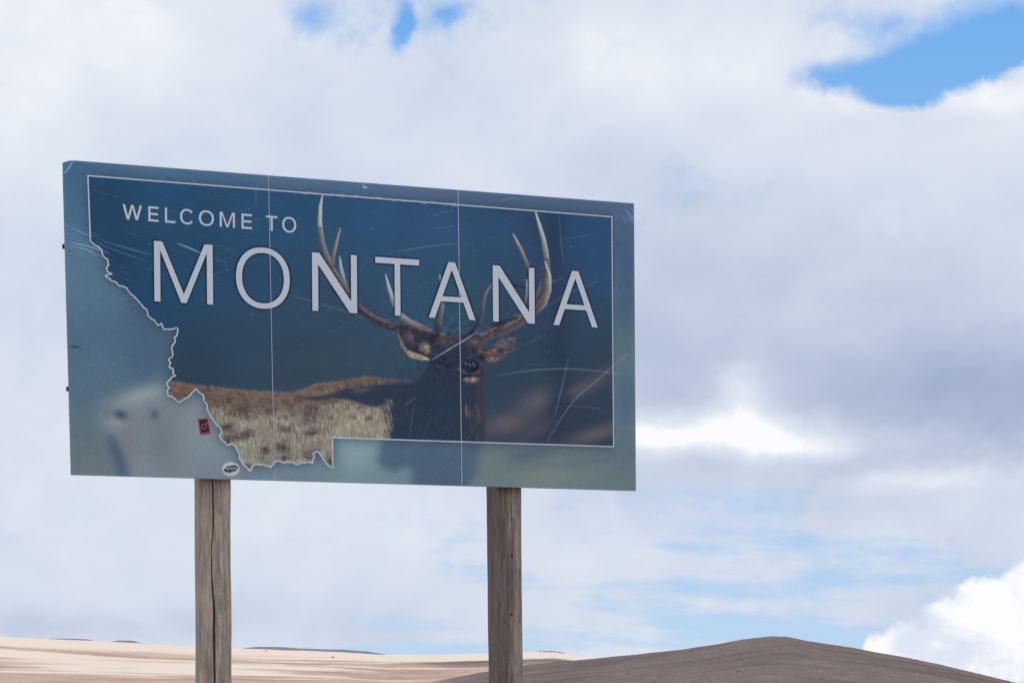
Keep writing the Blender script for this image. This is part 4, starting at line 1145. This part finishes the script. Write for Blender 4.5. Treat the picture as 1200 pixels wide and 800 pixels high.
# ------------------------------------------------------------------ scrub, rocks and a few shrubs on the hills
def clump_mesh(name, centers, sizes, flat, seed, mat, tuft=True):
    g = np.random.default_rng(seed)
    V_, Q_ = [], []
    ico = []
    nphi, nth = 6, 3
    for a in range(nth + 1):
        for b in range(nphi):
            th = math.pi * 0.5 * (1 - a / nth); ico.append((math.cos(math.pi / 2 - th) * math.cos(2 * math.pi * b / nphi), math.cos(math.pi / 2 - th) * math.sin(2 * math.pi * b / nphi), math.sin(math.pi / 2 - th)))
    ico = np.array(ico)
    f = np.array([[a * nphi + b, a * nphi + (b + 1) % nphi, (a + 1) * nphi + (b + 1) % nphi, (a + 1) * nphi + b] for a in range(nth) for b in range(nphi)])
    for k, (c, s) in enumerate(zip(centers, sizes)):
        jit = 1 + g.uniform(-0.35, 0.35, (len(ico), 1))
        v = ico * jit * np.array((s, s, s * flat)) * g.uniform(0.7, 1.3, 3)
        V_.append(v + c); Q_.append(f + k * len(ico))
    return mesh_np(name, np.concatenate(V_), np.concatenate(Q_), False)

g = np.random.default_rng(3)
n = 9000
az = g.uniform(-0.08, 0.25, n); r = 170 + (400 - 170) * g.random(n) ** 0.8
sx, sy = r * np.sin(az), r * np.cos(az)
sz, szp, szb = ground_height(sx, sy)
keep = (szb - szp > 0.2) & (fbm(sx / 14, sy / 14, 3, 61) > 0.38)
sage_mat, sgt, sgb = material('sage_scrub', None, 0.95, 0.05)
X.tree = sgt
sgt.links.new(mix(noise(obj_coord(sgt), 0.8, 4, 0.7), (0.21, 0.155, 0.13), (0.38, 0.29, 0.25)), sgb.inputs['Base Color'])
cs = np.stack([sx, sy, sz - 0.05], -1)[keep]
new_obj('low_scrub', clump_mesh('low_scrub', cs, g.uniform(0.05, 0.17, len(cs)), 0.5, 4, sage_mat), sage_mat, kind='stuff',
        label='low brown scrub covering the rounded hill behind the posts', category='scrub')
# pale stones
rock_mat, rkt, rkb = material('pale_stone', None, 0.9, 0.2)
X.tree = rkt
rkt.links.new(mix(noise(obj_coord(rkt), 3.0, 5, 0.6), (0.30, 0.28, 0.27), (0.48, 0.45, 0.43)), rkb.inputs['Base Color'])
def on_hill(u, v):
    rx, _, rz = ray(u, v)
    rr = np.linspace(150, 1100, 3000)
    z, _, _ = ground_height(rx * rr, rr, True)
    d = (EYE + rz * rr) - z
    k = np.flatnonzero(d < 0)
    k = k[0] if len(k) else np.argmin(d)
    return np.array((rx * rr[k], rr[k], z[k]))
for u, v, s in [(867, 786, .34), (872, 787.5, .2), (836, 795, .25), (1053, 796, .24), (1101, 783, .2), (765, 794, .24), (774, 793, .2), (1002, 793, .2), (955, 788, .18)]:
    c = on_hill(u, v)
    o = new_obj('rock', clump_mesh('rock', np.array([(0, 0, -0.05)]), [s], 0.8, int(u), rock_mat), rock_mat, label='largest pale rock in the scrub of the brown hill, a small stone beside it' if s > .3 else 'small pale stone lying in the scrub of the brown hill', category='rock', group='rocks on the brown hill')
    o.location = c
shrub_mat, sht, shb = material('dark_shrub', None, 0.95, 0.05)
X.tree = sht
sht.links.new(mix(noise(obj_coord(sht), 2.0, 4, 0.7), (0.045, 0.048, 0.035), (0.10, 0.095, 0.07)), shb.inputs['Base Color'])
def leafy(seed, s):
    g = np.random.default_rng(seed)
    n = 260; p = g.normal(0, 1, (n, 3)); p /= np.linalg.norm(p, axis=1)[:, None]; p *= g.random((n, 1)) ** 0.4
    p[:, 2] = np.abs(p[:, 2]) * 0.7 + 0.05
    p *= s
    v, f = [], []
    for k, c in enumerate(p):
        a, b = g.normal(0, 1, 3), g.normal(0, 1, 3); a *= 0.16 * s / np.linalg.norm(a); b *= 0.16 * s / np.linalg.norm(b)
        v += [c - a, c - b, c + a, c + b]; f.append((4 * k, 4 * k + 1, 4 * k + 2, 4 * k + 3))
    return mesh_from('shrub', v, f)
for k, u in enumerate((633, 637.5, 641, 645, 649, 652, 656, 660, 312, 390)):
    crest = k < 8
    rx, _, rz = ray(np.array([u]), np.array([763.0]))
    if crest:
        rr = R_PALE - 4; a_ = math.atan(rx[0]); c = np.array((rr * math.sin(a_), rr * math.cos(a_), 0)); c[2] = ground_height(c[:1], c[1:2])[0][0] - 0.1
    else: c = on_hill(float(u), 762.5 if u < 350 else 770.0)
    o = new_obj('shrub', leafy(k + 40, (0.5 if crest else 0.34) + 0.2 * random.random()), shrub_mat,
                label='tiny dark shrub in a row on the pale hill crest' if crest else 'tiny dark shrub alone on the bleached grass slope', category='shrub',
                group='shrubs on the crest' if crest else 'shrubs on the slope')
    o.location = c

scene.render.engine = 'CYCLES'
